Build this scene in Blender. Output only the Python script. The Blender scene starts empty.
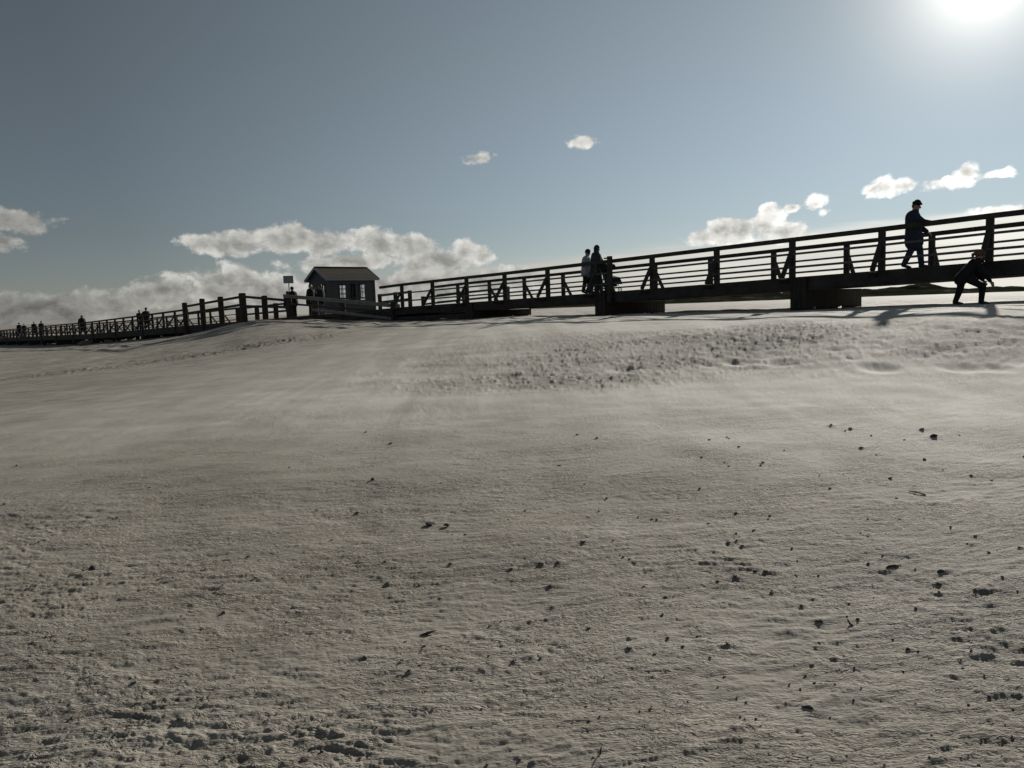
import bpy, bmesh, math, random
import numpy as np
from mathutils import Vector, Matrix

random.seed(7)
C = bpy.context.scene
COL = C.collection
PI = math.pi
EYE = 1.5                      # eye height above the sand at the camera

# ------------------------------------------------------------------ camera
F_PX = 768.0
PITCH = math.atan(77 / 768.0)
ROLL = math.radians(2.0)
Fv = Vector((0, math.cos(PITCH), -math.sin(PITCH)))
R0 = Vector((1, 0, 0)); U0 = Vector((0, math.sin(PITCH), math.cos(PITCH)))
Rv = R0 * math.cos(ROLL) - U0 * math.sin(ROLL)
Uv = R0 * math.sin(ROLL) + U0 * math.cos(ROLL)

def ray(px, py):
    return (Fv * F_PX + Rv * (px - 512) + Uv * (384 - py))
def at(px, py, D):
    d = ray(px, py); return Vector((0, 0, EYE)) + d * (D / d.y)

cam_d = bpy.data.cameras.new('camera'); cam = bpy.data.objects.new('camera', cam_d)
COL.objects.link(cam); C.camera = cam
cam_d.sensor_width = 36; cam_d.lens = 36 * F_PX / 1024; cam_d.clip_end = 20000; cam_d.clip_start = 0.05
M = Matrix(((Rv.x, Uv.x, -Fv.x, 0), (Rv.y, Uv.y, -Fv.y, 0), (Rv.z, Uv.z, -Fv.z, EYE), (0, 0, 0, 1)))
cam.matrix_world = M

SUN = ray(985, -32).normalized()
SUN_EL = math.asin(SUN.z); SUN_AZ = math.atan2(SUN.x, SUN.y)

#@A
# ------------------------------------------------------------------ helpers
def link(o): COL.objects.link(o); return o

def mk(name, verts, faces, mat, parent=None, smooth=False):
    me = bpy.data.meshes.new(name)
    me.from_pydata([tuple(v) for v in verts], [], faces)
    me.update()
    if smooth: me.polygons.foreach_set('use_smooth', [True] * len(me.polygons))
    if mat: me.materials.append(mat)
    o = bpy.data.objects.new(name, me); link(o)
    if parent: o.parent = parent
    return o

class MB:
    """collects shapes that become one mesh"""
    def __init__(s): s.v = []; s.f = []
    def add(s, v, f):
        b = len(s.v); s.v += [Vector(p) for p in v]; s.f += [tuple(i + b for i in q) for q in f]
    def prism(s, pts, off):
        """pts: polygon loop (list of Vector), extruded by off"""
        n = len(pts); pts = [Vector(p) for p in pts]; off = Vector(off)
        v = pts + [p + off for p in pts]
        f = [tuple(range(n))[::-1], tuple(range(n, 2 * n))]
        f += [(i, (i + 1) % n, n + (i + 1) % n, n + i) for i in range(n)]
        s.add(v, f)
    def beam(s, a, b, w, h, up=Vector((0, 0, 1)), ch=0.0):
        """rectangular bar from a to b, w across, h along up"""
        a = Vector(a); b = Vector(b); d = (b - a).normalized()
        x = d.cross(up)
        if x.length < 1e-4: x = d.cross(Vector((1, 0, 0)))
        x.normalize(); y = x.cross(d).normalized()
        c = ch if ch else min(w, h) * 0.12
        prof = [(-w/2 + c, -h/2), (w/2 - c, -h/2), (w/2, -h/2 + c), (w/2, h/2 - c), (w/2 - c, h/2), (-w/2 + c, h/2), (-w/2, h/2 - c), (-w/2, -h/2 + c)]
        s.prism([a + x * p + y * q for p, q in prof], b - a)
    def beamf(s, a, b, w, h, face):
        """bar whose width runs along 'face'"""
        a = Vector(a); b = Vector(b); d = (b - a).normalized()
        x = Vector(face) - d * Vector(face).dot(d); x.normalize(); y = x.cross(d).normalized()
        c = min(w, h) * 0.12
        prof = [(-w/2 + c, -h/2), (w/2 - c, -h/2), (w/2, -h/2 + c), (w/2, h/2 - c), (w/2 - c, h/2), (-w/2 + c, h/2), (-w/2, h/2 - c), (-w/2, -h/2 + c)]
        s.prism([a + x * p + y * q for p, q in prof], b - a)
    def tube(s, pts, r, seg=8):
        pts = [Vector(p) for p in pts]; rr = r if isinstance(r, (list, tuple)) else [r] * len(pts)
        rings = []
        for i, p in enumerate(pts):
            d = (pts[min(i + 1, len(pts) - 1)] - pts[max(i - 1, 0)]).normalized()
            x = d.cross(Vector((0, 0, 1)))
            if x.length < 1e-3: x = Vector((1, 0, 0))
            x.normalize(); y = x.cross(d)
            rings.append([p + (x * math.cos(2 * PI * k / seg) + y * math.sin(2 * PI * k / seg)) * rr[i] for k in range(seg)])
        v = [q for g in rings for q in g]; f = []
        for i in range(len(pts) - 1):
            for k in range(seg):
                f.append((i * seg + k, i * seg + (k + 1) % seg, (i + 1) * seg + (k + 1) % seg, (i + 1) * seg + k))
        f.append(tuple(range(seg))[::-1]); f.append(tuple((len(pts) - 1) * seg + k for k in range(seg)))
        s.add(v, f)
    def capsule(s, a, b, r1, r2, seg=12, flat=(1, 1), side=Vector((0, 1, 0))):
        a = Vector(a); b = Vector(b); d = (b - a); L = d.length
        d = d.normalized() if L > 1e-6 else Vector((0, 0, 1))
        x = side - d * side.dot(d)
        if x.length < 1e-3: x = d.cross(Vector((1, 0, 0)))
        x.normalize(); y = x.cross(d)
        rows = []
        for k in range(1, 5):
            t = -PI / 2 + (PI / 2) * k / 4
            rows.append((a + d * (r1 * math.sin(t)), r1 * math.cos(t)))
        for k in range(0, 4):
            t = (PI / 2) * k / 4
            rows.append((b + d * (r2 * math.sin(t)), r2 * math.cos(t)))
        v = [a - d * r1]; 
        for c, r in rows:
            v += [c + (x * math.cos(2 * PI * k / seg) * flat[0] + y * math.sin(2 * PI * k / seg) * flat[1]) * r for k in range(seg)]
        v.append(b + d * r2)
        f = [(0, 1 + (k + 1) % seg, 1 + k) for k in range(seg)]
        n = len(rows)
        for i in range(n - 1):
            for k in range(seg):
                f.append((1 + i * seg + k, 1 + i * seg + (k + 1) % seg, 1 + (i + 1) * seg + (k + 1) % seg, 1 + (i + 1) * seg + k))
        e = len(v) - 1; b0 = 1 + (n - 1) * seg
        f += [(b0 + k, b0 + (k + 1) % seg, e) for k in range(seg)]
        s.add(v, f)
    def ell(s, c, rx, ry, rz, rot=None, seg=16, rings=10):
        c = Vector(c); v = [Vector((0, 0, -1))]
        for i in range(1, rings):
            t = -PI / 2 + PI * i / rings
            v += [Vector((math.cos(t) * math.cos(2 * PI * k / seg), math.cos(t) * math.sin(2 * PI * k / seg), math.sin(t))) for k in range(seg)]
        v.append(Vector((0, 0, 1)))
        v = [Vector((p.x * rx, p.y * ry, p.z * rz)) for p in v]
        if rot is not None: v = [rot @ p for p in v]
        v = [p + c for p in v]
        f = [(0, 1 + (k + 1) % seg, 1 + k) for k in range(seg)]
        for i in range(rings - 2):
            for k in range(seg):
                f.append((1 + i * seg + k, 1 + i * seg + (k + 1) % seg, 1 + (i + 1) * seg + (k + 1) % seg, 1 + (i + 1) * seg + k))
        e = len(v) - 1; b0 = 1 + (rings - 2) * seg
        f += [(b0 + k, b0 + (k + 1) % seg, e) for k in range(seg)]
        s.add(v, f)
    def build(s, name, mat, parent=None, smooth=False, origin=None):
        v = s.v
        if origin is not None: v = [p - Vector(origin) for p in v]
        o = mk(name, v, s.f, mat, parent, smooth)
        if origin is not None: o.location = origin
        return o

def tag(o, label=None, cat=None, group=None, kind=None):
    if label: o['label'] = label
    if cat: o['category'] = cat
    if group: o['group'] = group
    if kind: o['kind'] = kind
    return o

def empty(name, loc=(0, 0, 0), rz=0):
    o = bpy.data.objects.new(name, None); link(o)
    o.location = loc; o.rotation_euler = (0, 0, rz); o.empty_display_size = 0.2
    return o

def copy_tree(o, parent=None):
    c = o.copy(); link(c)
    if parent: c.parent = parent
    for ch in list(o.children): copy_tree(ch, c)
    return c

# ------------------------------------------------------------------ noise (numpy)
_rng = np.random.RandomState(11)
_T = _rng.rand(256, 256)
def vnoise(x, y):
    xi = np.floor(x).astype(np.int64); yi = np.floor(y).astype(np.int64)
    fx = x - xi; fy = y - yi
    fx = fx * fx * fx * (fx * (fx * 6 - 15) + 10); fy = fy * fy * fy * (fy * (fy * 6 - 15) + 10)
    a = _T[xi & 255, yi & 255]; b = _T[(xi + 1) & 255, yi & 255]
    c = _T[xi & 255, (yi + 1) & 255]; d = _T[(xi + 1) & 255, (yi + 1) & 255]
    return (a * (1 - fx) + b * fx) * (1 - fy) + (c * (1 - fx) + d * fx) * fy - 0.5
def fbm(x, y, n=4, g=0.5):
    s = 0; a = 1.0
    for i in range(n):
        s = s + a * vnoise(x + 37.3 * i, y + 91.7 * i); x = x * 2.03; y = y * 2.03; a *= g
    return s
def sstep(a, b, x):
    t = np.clip((x - a) / (b - a), 0, 1); return t * t * (3 - 2 * t)

#@B
# ------------------------------------------------------------------ materials
def newmat(name):
    m = bpy.data.materials.new(name); m.use_nodes = True
    nt = m.node_tree; nt.nodes.clear()
    out = nt.nodes.new('ShaderNodeOutputMaterial'); bs = nt.nodes.new('ShaderNodeBsdfPrincipled')
    nt.links.new(bs.outputs[0], out.inputs[0])
    return m, nt, bs
def N(nt, t, **kw):
    n = nt.nodes.new(t)
    for k, v in kw.items(): setattr(n, k, v)
    return n
def noise_node(nt, scale, detail=4, rough=0.55, vec=None, mapscale=None, rot=None, dist=0.0):
    n = N(nt, 'ShaderNodeTexNoise'); n.inputs['Scale'].default_value = scale
    n.inputs['Detail'].default_value = detail; n.inputs['Roughness'].default_value = rough
    n.inputs['Distortion'].default_value = dist
    if vec is None:
        tc = N(nt, 'ShaderNodeTexCoord'); vec = tc.outputs['Object']
    if mapscale or rot:
        mp = N(nt, 'ShaderNodeMapping')
        if mapscale: mp.inputs['Scale'].default_value = mapscale
        if rot: mp.inputs['Rotation'].default_value = rot
        nt.links.new(vec, mp.inputs[0]); vec = mp.outputs[0]
    nt.links.new(vec, n.inputs['Vector'])
    return n
def ramp(nt, src, stops):
    r = N(nt, 'ShaderNodeValToRGB'); e = r.color_ramp.elements
    while len(e) < len(stops): e.new(0.5)
    for el, (p, c) in zip(e, stops):
        el.position = p; el.color = (c[0], c[1], c[2], 1)
    nt.links.new(src, r.inputs[0]); return r
def mathn(nt, op, a, b=None, c=None, clamp=False):
    n = N(nt, 'ShaderNodeMath', operation=op); n.use_clamp = clamp
    for i, v in enumerate((a, b, c)):
        if v is None: continue
        if isinstance(v, (int, float)): n.inputs[i].default_value = v
        else: nt.links.new(v, n.inputs[i])
    return n.outputs[0]
def simple(name, c1, c2, scale=8, rough=0.7, bump=0.3, bscale=None, mapscale=None, dist=0.02, metal=0.0, spec=0.5):
    m, nt, bs = newmat(name)
    n = noise_node(nt, scale, 5, 0.6, mapscale=mapscale)
    r = ramp(nt, n.outputs[0], [(0.3, c1), (0.7, c2)])
    nt.links.new(r.outputs[0], bs.inputs['Base Color'])
    bs.inputs['Roughness'].default_value = rough; bs.inputs['Metallic'].default_value = metal
    bs.inputs['Specular IOR Level'].default_value = spec
    if bump:
        n2 = noise_node(nt, bscale or scale * 4, 4, 0.6, mapscale=mapscale)
        b = N(nt, 'ShaderNodeBump'); b.inputs['Strength'].default_value = bump; b.inputs['Distance'].default_value = dist
        nt.links.new(n2.outputs[0], b.inputs['Height']); nt.links.new(b.outputs[0], bs.inputs['Normal'])
    return m

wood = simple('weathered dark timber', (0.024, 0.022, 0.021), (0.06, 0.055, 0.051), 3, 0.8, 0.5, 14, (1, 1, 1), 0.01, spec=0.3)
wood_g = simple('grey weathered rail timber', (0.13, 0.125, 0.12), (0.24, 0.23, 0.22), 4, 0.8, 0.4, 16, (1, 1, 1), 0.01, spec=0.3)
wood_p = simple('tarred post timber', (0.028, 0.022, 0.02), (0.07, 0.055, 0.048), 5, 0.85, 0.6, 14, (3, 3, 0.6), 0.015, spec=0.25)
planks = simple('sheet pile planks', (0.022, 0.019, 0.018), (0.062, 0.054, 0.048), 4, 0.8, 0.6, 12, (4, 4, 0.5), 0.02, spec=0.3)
steel = simple('galvanised steel rod', (0.08, 0.085, 0.09), (0.13, 0.135, 0.14), 6, 0.5, 0.0, metal=0.3)
deckm = simple('worn deck boards', (0.12, 0.105, 0.09), (0.22, 0.2, 0.17), 4, 0.8, 0.4, 16, (1, 1, 1), 0.01)
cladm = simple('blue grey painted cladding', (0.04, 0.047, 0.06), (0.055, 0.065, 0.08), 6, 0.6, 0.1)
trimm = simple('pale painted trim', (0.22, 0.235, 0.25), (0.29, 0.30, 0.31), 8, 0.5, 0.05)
roofm = simple('brown roof shingles', (0.06, 0.048, 0.035), (0.13, 0.105, 0.08), 9, 0.85, 0.5, 20, (1, 1, 1), 0.02, spec=0.2)
signm = simple('grey blue sign board', (0.18, 0.21, 0.25), (0.22, 0.25, 0.29), 5, 0.5, 0.0)
polem = simple('pale metal pole', (0.3, 0.31, 0.32), (0.4, 0.4, 0.4), 8, 0.4, 0.0, metal=0.3)
skin = simple('skin', (0.35, 0.2, 0.14), (0.42, 0.25, 0.18), 20, 0.55, 0.0)
hairm = simple('dark hair', (0.03, 0.02, 0.015), (0.06, 0.04, 0.03), 40, 0.6, 0.3, 90, dist=0.004)
hairr = simple('red brown hair', (0.08, 0.032, 0.024), (0.15, 0.06, 0.04), 40, 0.55, 0.3, 90, dist=0.004)
def cloth(name, c, v=0.25):
    return simple(name, tuple(x * (1 - v) for x in c), tuple(x * (1 + v) for x in c), 6, 0.9, 0.5, 9, dist=0.02, spec=0.15)
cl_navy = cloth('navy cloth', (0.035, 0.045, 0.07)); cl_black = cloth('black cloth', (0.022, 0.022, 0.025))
cl_grey = cloth('light grey jacket cloth', (0.30, 0.34, 0.38)); cl_jean = cloth('dark denim', (0.04, 0.055, 0.09))
cl_brown = cloth('brown cloth', (0.07, 0.05, 0.04)); cl_green = cloth('olive cloth', (0.05, 0.055, 0.04))
shoe = simple('dark shoe leather', (0.02, 0.018, 0.016), (0.04, 0.035, 0.03), 12, 0.5, 0.1)
rubber = simple('black rubber', (0.02, 0.02, 0.02), (0.035, 0.035, 0.035), 12, 0.7, 0.1)
pebm = simple('dark pebble stone', (0.045, 0.042, 0.04), (0.11, 0.10, 0.09), 60, 0.9, 0.4, 150, dist=0.004, spec=0.15)
clodm = simple('crusted dark sand clod', (0.09, 0.08, 0.068), (0.17, 0.15, 0.125), 60, 0.9, 0.6, 160, dist=0.005)
shellm = simple('dark mussel shell', (0.04, 0.04, 0.045), (0.09, 0.085, 0.08), 60, 0.8, 0.2, 160, dist=0.002, spec=0.15)
twigm = simple('dry pale twig', (0.22, 0.18, 0.13), (0.34, 0.29, 0.22), 60, 0.8, 0.3, 160, dist=0.002)
twigd = simple('dry dark twig', (0.05, 0.04, 0.03), (0.09, 0.075, 0.06), 60, 0.8, 0.3, 160, dist=0.002)
glassm, gnt, gbs = newmat('window glass')
gbs.inputs['Base Color'].default_value = (0.9, 0.92, 0.93, 1); gbs.inputs['Transmission Weight'].default_value = 1.0
gbs.inputs['Roughness'].default_value = 0.02; gbs.inputs['IOR'].default_value = 1.05

#@C
# ------------------------------------------------------------------ terrain height
CP = []
def cp(px, D, z): CP.append((math.atan((px - 512) / 768.0), math.log(D), z))
for px, D, z in [
    (-120, 2, -1.52), (0, 2, -1.5), (260, 2, -1.5), (512, 2, -1.5), (800, 2, -1.5), (1150, 2, -1.5),
    (-120, 5, -1.52), (130, 5, -1.48), (350, 5, -1.45), (650, 5, -1.42), (900, 5, -1.38), (1150, 5, -1.36),
    (-120, 9, -1.5), (100, 9, -1.42), (300, 9, -1.32), (512, 9, -1.25), (750, 9, -1.18), (965, 8.5, -1.16), (1150, 8, -1.16),
    (300, 12, -1.22), (512, 12, -1.1), (750, 11, -1.04), (965, 10.3, -1.0), (1150, 10, -0.98),
    (-120, 15, -1.6), (100, 15, -1.38), (300, 15.5, -1.12), (512, 14.5, -0.93), (650, 13.5, -0.86), (780, 12.8, -0.78), (965, 12, -0.64), (1150, 11.5, -0.6),
    (-120, 20, -1.7), (100, 20, -1.4), (260, 20, -1.08), (400, 20, -0.84), (512, 20, -0.56), (650, 17.2, -0.48), (790, 15.5, -0.42), (965, 14, -0.35), (1150, 13, -0.32),
    (-120, 30, -2.1), (50, 30, -1.7), (150, 30, -1.45), (260, 30, -0.82), (400, 28, -0.54), (512, 25, -0.48), (650, 22, -0.44), (807, 19, -0.40), (965, 16.5, -0.33),
    (260, 38, -0.5), (330, 36, -0.55),
    (200, 40, -1.2), (100, 45, -1.65), (0, 50, -2.1), (-120, 60, -2.8),
    (10, 110, -2.95), (80, 79, -2.3), (130, 66, -1.75), (187, 54, -1.2), (215, 50.5, -0.85), (244, 47, -0.08), (260, 46.5, -0.10), (290, 46, -0.20),
    (320, 44, -0.32), (345, 42.5, -0.44), (400, 38.5, -0.47), (470, 34.5, -0.45), (600, 28.7, -0.42), (807, 22.7, -0.38), (965, 18.6, -0.32), (1150, 16.5, -0.3),
    (-120, 140, -3.4), (130, 140, -2.6), (260, 70, -0.7), (400, 70, -0.6), (600, 60, -0.5), (800, 50, -0.5), (1150, 45, -0.5),
    (-120, 500, -4.0), (150, 500, -3.0), (400, 300, -1.2), (700, 300, -0.95), (1150, 300, -0.9),
    (-120, 3000, -4.0), (200, 3000, -3), (512, 3000, -1.2), (1150, 3000, -1.0)]: cp(px, D, z)
CPa = np.array(CP); AZK = 2.4
def _phi(r): return r
_P = np.stack([CPa[:, 0] * AZK, CPa[:, 1]], 1)
_n = len(_P)
_d = np.sqrt(((_P[:, None] - _P[None]) ** 2).sum(-1))
_A = np.zeros((_n + 3, _n + 3)); _A[:_n, :_n] = _phi(_d) - np.eye(_n) * 0.02
_A[:_n, _n] = 1; _A[:_n, _n + 1:] = _P; _A[_n, :_n] = 1; _A[_n + 1:, :_n] = _P.T
_w = np.linalg.solve(_A, np.concatenate([CPa[:, 2], [0, 0, 0]]))
def base_z(x, y):
    x = np.asarray(x, float); y = np.asarray(y, float)
    az0 = np.arctan2(x, y); r = np.sqrt(x * x + y * y)
    az = np.clip(az0, -0.72, 0.72)
    D = np.clip(r * np.cos(az), 1.5, 3000)
    q0 = az * AZK; q1 = np.log(D)
    out = _w[_n] + _w[_n + 1] * q0 + _w[_n + 2] * q1
    for i in range(_n):
        out = out + _w[i] * _phi(np.sqrt((q0 - _P[i, 0]) ** 2 + (q1 - _P[i, 1]) ** 2 + 0.004))
    k = sstep(0.8, 1.5, np.abs(az0))
    out = out * (1 - k) + (-1.5) * k
    k2 = sstep(3.0, 1.2, r)
    return (out * (1 - k2) + (-1.5) * k2) + EYE
def rough_mask(x, y):
    """crusted, clod-strewn areas of the beach"""
    D = y; n = fbm(x * 0.22 + 5, y * 0.35, 3) * 2
    e0 = 10.4 + (7 - x) * 0.2; e1 = 14.2 + (7 - x) * 0.42
    n = n * 1.3; band = sstep(-1.2, 1.6, D + n * 1.3 - e0) * sstep(1.4, -1.0, D + n - e1) * sstep(-4.5, 4.5, x + n) * (0.55 + 0.45 * sstep(-.3, .3, fbm(x * .8, y * 1.1, 3)))
    foot = np.exp(-((y - (24 + (x + 12) * 0.35)) / 1.6) ** 2) * sstep(-19, -15, x) * sstep(-3, -8, x) * 0.8
    near = sstep(7.0, 4.6, D + n * 0.8)
    return band, foot, near
dents = []     # footprints
def detail_z(x, y):
    band, foot, near = rough_mask(x, y)
    r = np.sqrt(x * x + y * y)
    wx = fbm(x * 1.3, y * 1.3, 3) * 0.35; wy = fbm(x * 1.3 + 50, y * 1.3 + 9, 3) * 0.16
    X = x + wx; Y = y + wy - 0.10 * x
    # broad undulation
    z = 0.06 * fbm(x * 0.16, y * 0.28, 3) * (1 - 0.75 * sstep(13, 17, y) * sstep(60, 50, y)) + 0.030 * fbm(x * 0.7 + 3, y * 1.1, 3)
    # crust ripples across the view, stepped
    rp = fbm(X * 5.5, Y * 20.0, 4, 0.6)
    rp2 = fbm(X * 14 + 7, Y * 42.0, 3, 0.6)
    rp3 = 1 - 2 * np.abs(fbm(X * 3.0 + 31, Y * 12.0 + 5, 3, 0.55)) * 1.6
    patch = 0.62 + 0.45 * sstep(-0.3, 0.4, fbm(x * 0.9 + 20, y * 1.2 + 4, 3))
    z = z + patch * (0.35 + 0.65 * near) * (0.0078 * rp + 0.0070 * rp2 + 0.002 * rp3) * sstep(16, 9, r)
    # scales: small ledges
    l = fbm(X * 2.2 + 11, Y * 7.0 + 3, 3)
    z = z + 0.000 * sstep(0.02, 0.12, l) * near * sstep(9, 6, r) + (0.0030 * sstep(0.10, 0.24, fbm(X * 4.6 + 77, Y * 9.5 + 48, 5, .62)) + 0.0030 * sstep(0.10, 0.24, fbm(X * 7.5 + 20, Y * 15 + 3, 4, .62))) * sstep(11, 6, r) * (0.35 + 0.65 * near) * patch + 0.0035 * sstep(0.08, 0.24, fbm(X * 9 + 9, Y * 20 + 2, 4, .65)) * sstep(9, 5, r) * patch
    # clods in the far band
    c = fbm(x * 8 + 3, y * 12, 4, 0.65)
    z = z + (band * 0.030 + foot * 0.04) * sstep(0.0, 0.5, c) + band * 0.012 * fbm(x * 14, y * 16, 2)
    f = sstep(22, 26, y) * sstep(70, 50, r)
    z = z + 0.10 * f * fbm(x * 0.55, y * 0.28, 4)
    z = z * sstep(1200, 200, r)
    for (dx, dy, s) in dents:
        g = ((x - dx) / (0.16 * s)) ** 2 + ((y - dy) / (0.20 * s)) ** 2
        z = z - 0.028 * s * np.exp(-g) + 0.008 * s * np.exp(-((np.sqrt(g) - 1.5) ** 2) * 4)
    return z
for px_, D_ in [(505, 12.0), (625, 11.6), (778, 11.2), (880, 10.2), (990, 9.9), (960, 10.0), (742, 11.5)]:
    p_ = at(px_, 370, D_); dents.append((p_.x, p_.y, 1.25))
for i_ in range(16):
    p_ = at(100 + i_ * 6.2, 366, 26.0 + i_ * 0.12 + random.uniform(-.6, .6)); dents.append((p_.x, p_.y, 1.4))
for i_ in range(26):
    p_ = at(690 + random.uniform(0, 330), 330, random.uniform(10.8, 13.8)); dents.append((p_.x, p_.y, random.uniform(0.5, 0.85)))
bumps = []     # sand wedges left in the lee of stones
def ground_z(x, y):
    x = np.atleast_1d(np.asarray(x, float)); y = np.atleast_1d(np.asarray(y, float))
    return base_z(x, y) + detail_z(x, y)
def gz(x, y): return float(ground_z(x, y)[0])
def on_ground(px, py):
    """point of the sand sheet under a pixel"""
    d = ray(px, py); d = d / d.y
    ts = np.linspace(2.0, 60, 3000); h = ground_z(d.x * ts, ts) - (EYE + d.z * ts)
    i = np.argmax(h > 0)
    return Vector((d.x * ts[i], ts[i], float(h[i] + EYE + d.z * ts[i])))

# ------------------------------------------------------------------ boardwalk frame of reference
A0 = Vector((8.4, 22.9, 0)); DIR = Vector((-0.6633, 0.7483, 0)); NRM = Vector((0.7483, 0.6633, 0)); UP = Vector((0, 0, 1))
def pt(a, b, z): return A0 + DIR * a + NRM * b + UP * (z + EYE)
ks = np.array([-8, -5, -2, -1, 0, 1, 2, 3, 4, 5, 6, 7, 8, 11, 13.37, 16.9], float) * 2.58
zs = np.array([0.96, 0.85, 0.706, 0.635, 0.580, 0.523, 0.463, 0.41, 0.358, 0.305, 0.268, 0.227, 0.185, -0.04, -0.3, -0.5])
ks2 = np.array([34.5, 43.5, 57.5, 71, 90, 133, 175]); zs2 = np.array([-0.3, -0.5, -0.86, -1.17, -1.44, -2.12, -2.5])
def dz(a): return float(np.interp(a, ks, zs)) if a < 34.5 else float(np.interp(a, ks2, zs2))
SP = 2.58; WID = 3.5; RH = 1.07

def post_proto(name, side):
    """railing post with its outward brace; origin at deck level, local axes = world"""
    o = MB(); out = -NRM * side
    o.beamf(Vector((0, 0, -0.33)), Vector((0, 0, RH - 0.03)), 0.165, 0.14, DIR)
    p = o.build(name, wood)
    b = MB(); b.beamf(Vector((0, 0, RH * 0.68)) + out * 0.075, Vector((0, 0, 0.0)) + out * 0.58, 0.12, 0.09, DIR)
    b.build('brace', wood, p)
    return p
protoN = post_proto('post', 1); protoF = post_proto('post', -1)
used = {1: False, -1: False}
def put_post(side, loc, parent):
    pr = protoN if side == 1 else protoF
    if used[side]: o = copy_tree(pr)
    else: o = pr; used[side] = True
    o.location = loc; o.parent = parent
    return o

def railing(root, a0, a1, b, side, stations, skip_rods=False):
    """handrail and two rods along one side, following the deck"""
    n = max(2, int(abs(a1 - a0) / 1.3)); aa = [a0 + (a1 - a0) * i / n for i in range(n + 1)]
    m = MB()
    for i in range(n): m.beam(pt(aa[i], b, dz(aa[i]) + RH + 0.03), pt(aa[i + 1], b, dz(aa[i + 1]) + RH + 0.03), 0.17, 0.125)
    m.build('handrail', wood, root)
    for fr in (0.63, 0.27):
        m = MB(); m.tube([pt(x, b - side * 0.085, dz(x) + RH * fr) for x in aa], 0.033, 8); m.build('rod', steel, root)
    for a in stations: put_post(side, pt(a, b, dz(a)), root)

def beam_path(root, name, a0, a1, b, w, h, drop, mat):
    n = max(1, int(abs(a1 - a0) / 2.58)); aa = [a0 + (a1 - a0) * i / n for i in range(n + 1)]
    m = MB()
    for i in range(n): m.beam(pt(aa[i], b, dz(aa[i]) - drop - h / 2), pt(aa[i + 1], b, dz(aa[i + 1]) - drop - h / 2), w, h)
    return m.build(name, mat, root)

def deck(root, a0, a1, b0, b1, n0=None):
    m = MB(); a = a0
    while a < a1 - 0.01:
        L = 0.145; z = dz(a + L / 2)
        j = random.uniform(-0.03, 0.03)
        m.beam(pt(a + L / 2, b0 + j, z - 0.025), pt(a + L / 2, b1 + j, z - 0.025), 0.135, 0.05)
        a += 0.15
    return m.build('deck', deckm, root)

def bent(root, a, b0, b1, zbot_clear=0.12, la=0.5, full=True):
    """transverse pier: plank-clad block on driven piles"""
    m = MB(); z1 = dz(a) - 0.385
    pa = a - la / 2; g = []
    # planks all round, uneven feet
    def wall(pA, pB, nrm):
        L = (pB - pA).length; n = max(1, int(round(L / 0.19))); u = (pB - pA) / n
        for i in range(n):
            c = pA + u * (i + 0.5)
            gr = gz(c.x, c.y)
            zt = EYE + z1 + (0.37 if nrm == 'n' else 0.0) ; zb = gr + zbot_clear + random.uniform(-0.07, 0.05)
            m.beamf(Vector((c.x, c.y, zb)), Vector((c.x, c.y, zt)), u.length * 0.95, 0.05, u)
    P00 = pt(a - la / 2, b0, 0); P10 = pt(a + la / 2, b0, 0); P01 = pt(a - la / 2, b1, 0); P11 = pt(a + la / 2, b1, 0)
    wall(P00, P10, 'n'); wall(P00, P01, 'w'); wall(P10, P11, 'w'); wall(P01, P11, 'e')
    o = m.build('pier_cladding', planks, root)
    for bb in (b0 + 0.28, (b0 + b1) / 2, b1 - 0.28):
        m2 = MB(); c = pt(a, bb, 0); gr = gz(c.x, c.y)
        m2.tube([Vector((c.x, c.y, gr - 0.6)), Vector((c.x, c.y, EYE + z1 - 0.01))], 0.17, 12)
        m2.build('pile', wood_p, root)

# ---- the footbridge on the right
br = empty('footbridge', pt(5, 1.75, dz(5) - 0.9)); br_loc = br.location.copy(); br.location = (0, 0, 0)
st = [k * SP for k in range(-5, 9)]
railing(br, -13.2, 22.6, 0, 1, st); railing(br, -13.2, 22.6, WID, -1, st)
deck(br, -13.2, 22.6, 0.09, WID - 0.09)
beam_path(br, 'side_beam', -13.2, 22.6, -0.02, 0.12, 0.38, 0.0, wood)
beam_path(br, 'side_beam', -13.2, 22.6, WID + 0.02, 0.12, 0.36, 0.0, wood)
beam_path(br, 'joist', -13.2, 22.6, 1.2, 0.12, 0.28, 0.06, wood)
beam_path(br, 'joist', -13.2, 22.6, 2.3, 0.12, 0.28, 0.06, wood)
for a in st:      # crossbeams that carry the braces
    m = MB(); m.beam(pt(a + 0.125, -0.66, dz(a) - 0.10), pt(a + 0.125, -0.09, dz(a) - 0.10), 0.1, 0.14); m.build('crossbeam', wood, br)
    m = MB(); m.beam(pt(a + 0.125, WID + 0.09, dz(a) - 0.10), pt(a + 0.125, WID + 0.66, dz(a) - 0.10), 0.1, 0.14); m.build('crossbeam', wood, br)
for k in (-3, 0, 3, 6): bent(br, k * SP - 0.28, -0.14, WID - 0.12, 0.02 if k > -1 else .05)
m = MB(); jp = at(614.5, 280, 28.15)
ja = (Vector((jp.x, jp.y, 0)) - A0).dot(DIR)
m.beamf(pt(ja, -0.17, dz(ja) - 0.4), pt(ja, -0.16, dz(ja) + RH + 0.2), 0.17, 0.14, DIR)
m.beamf(pt(ja + 0.05, -0.16, dz(ja) + RH + 0.14), pt(ja + 0.26, -0.16, dz(ja) + RH + 0.14), 0.05, 0.05, UP)
jo = m.build('joint_post', wood, br); jo['label'] = 'thick square post rising above the handrail beside the couple'
m = MB(); sa = [15.6, 18, 20.4, 22.6]
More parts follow.
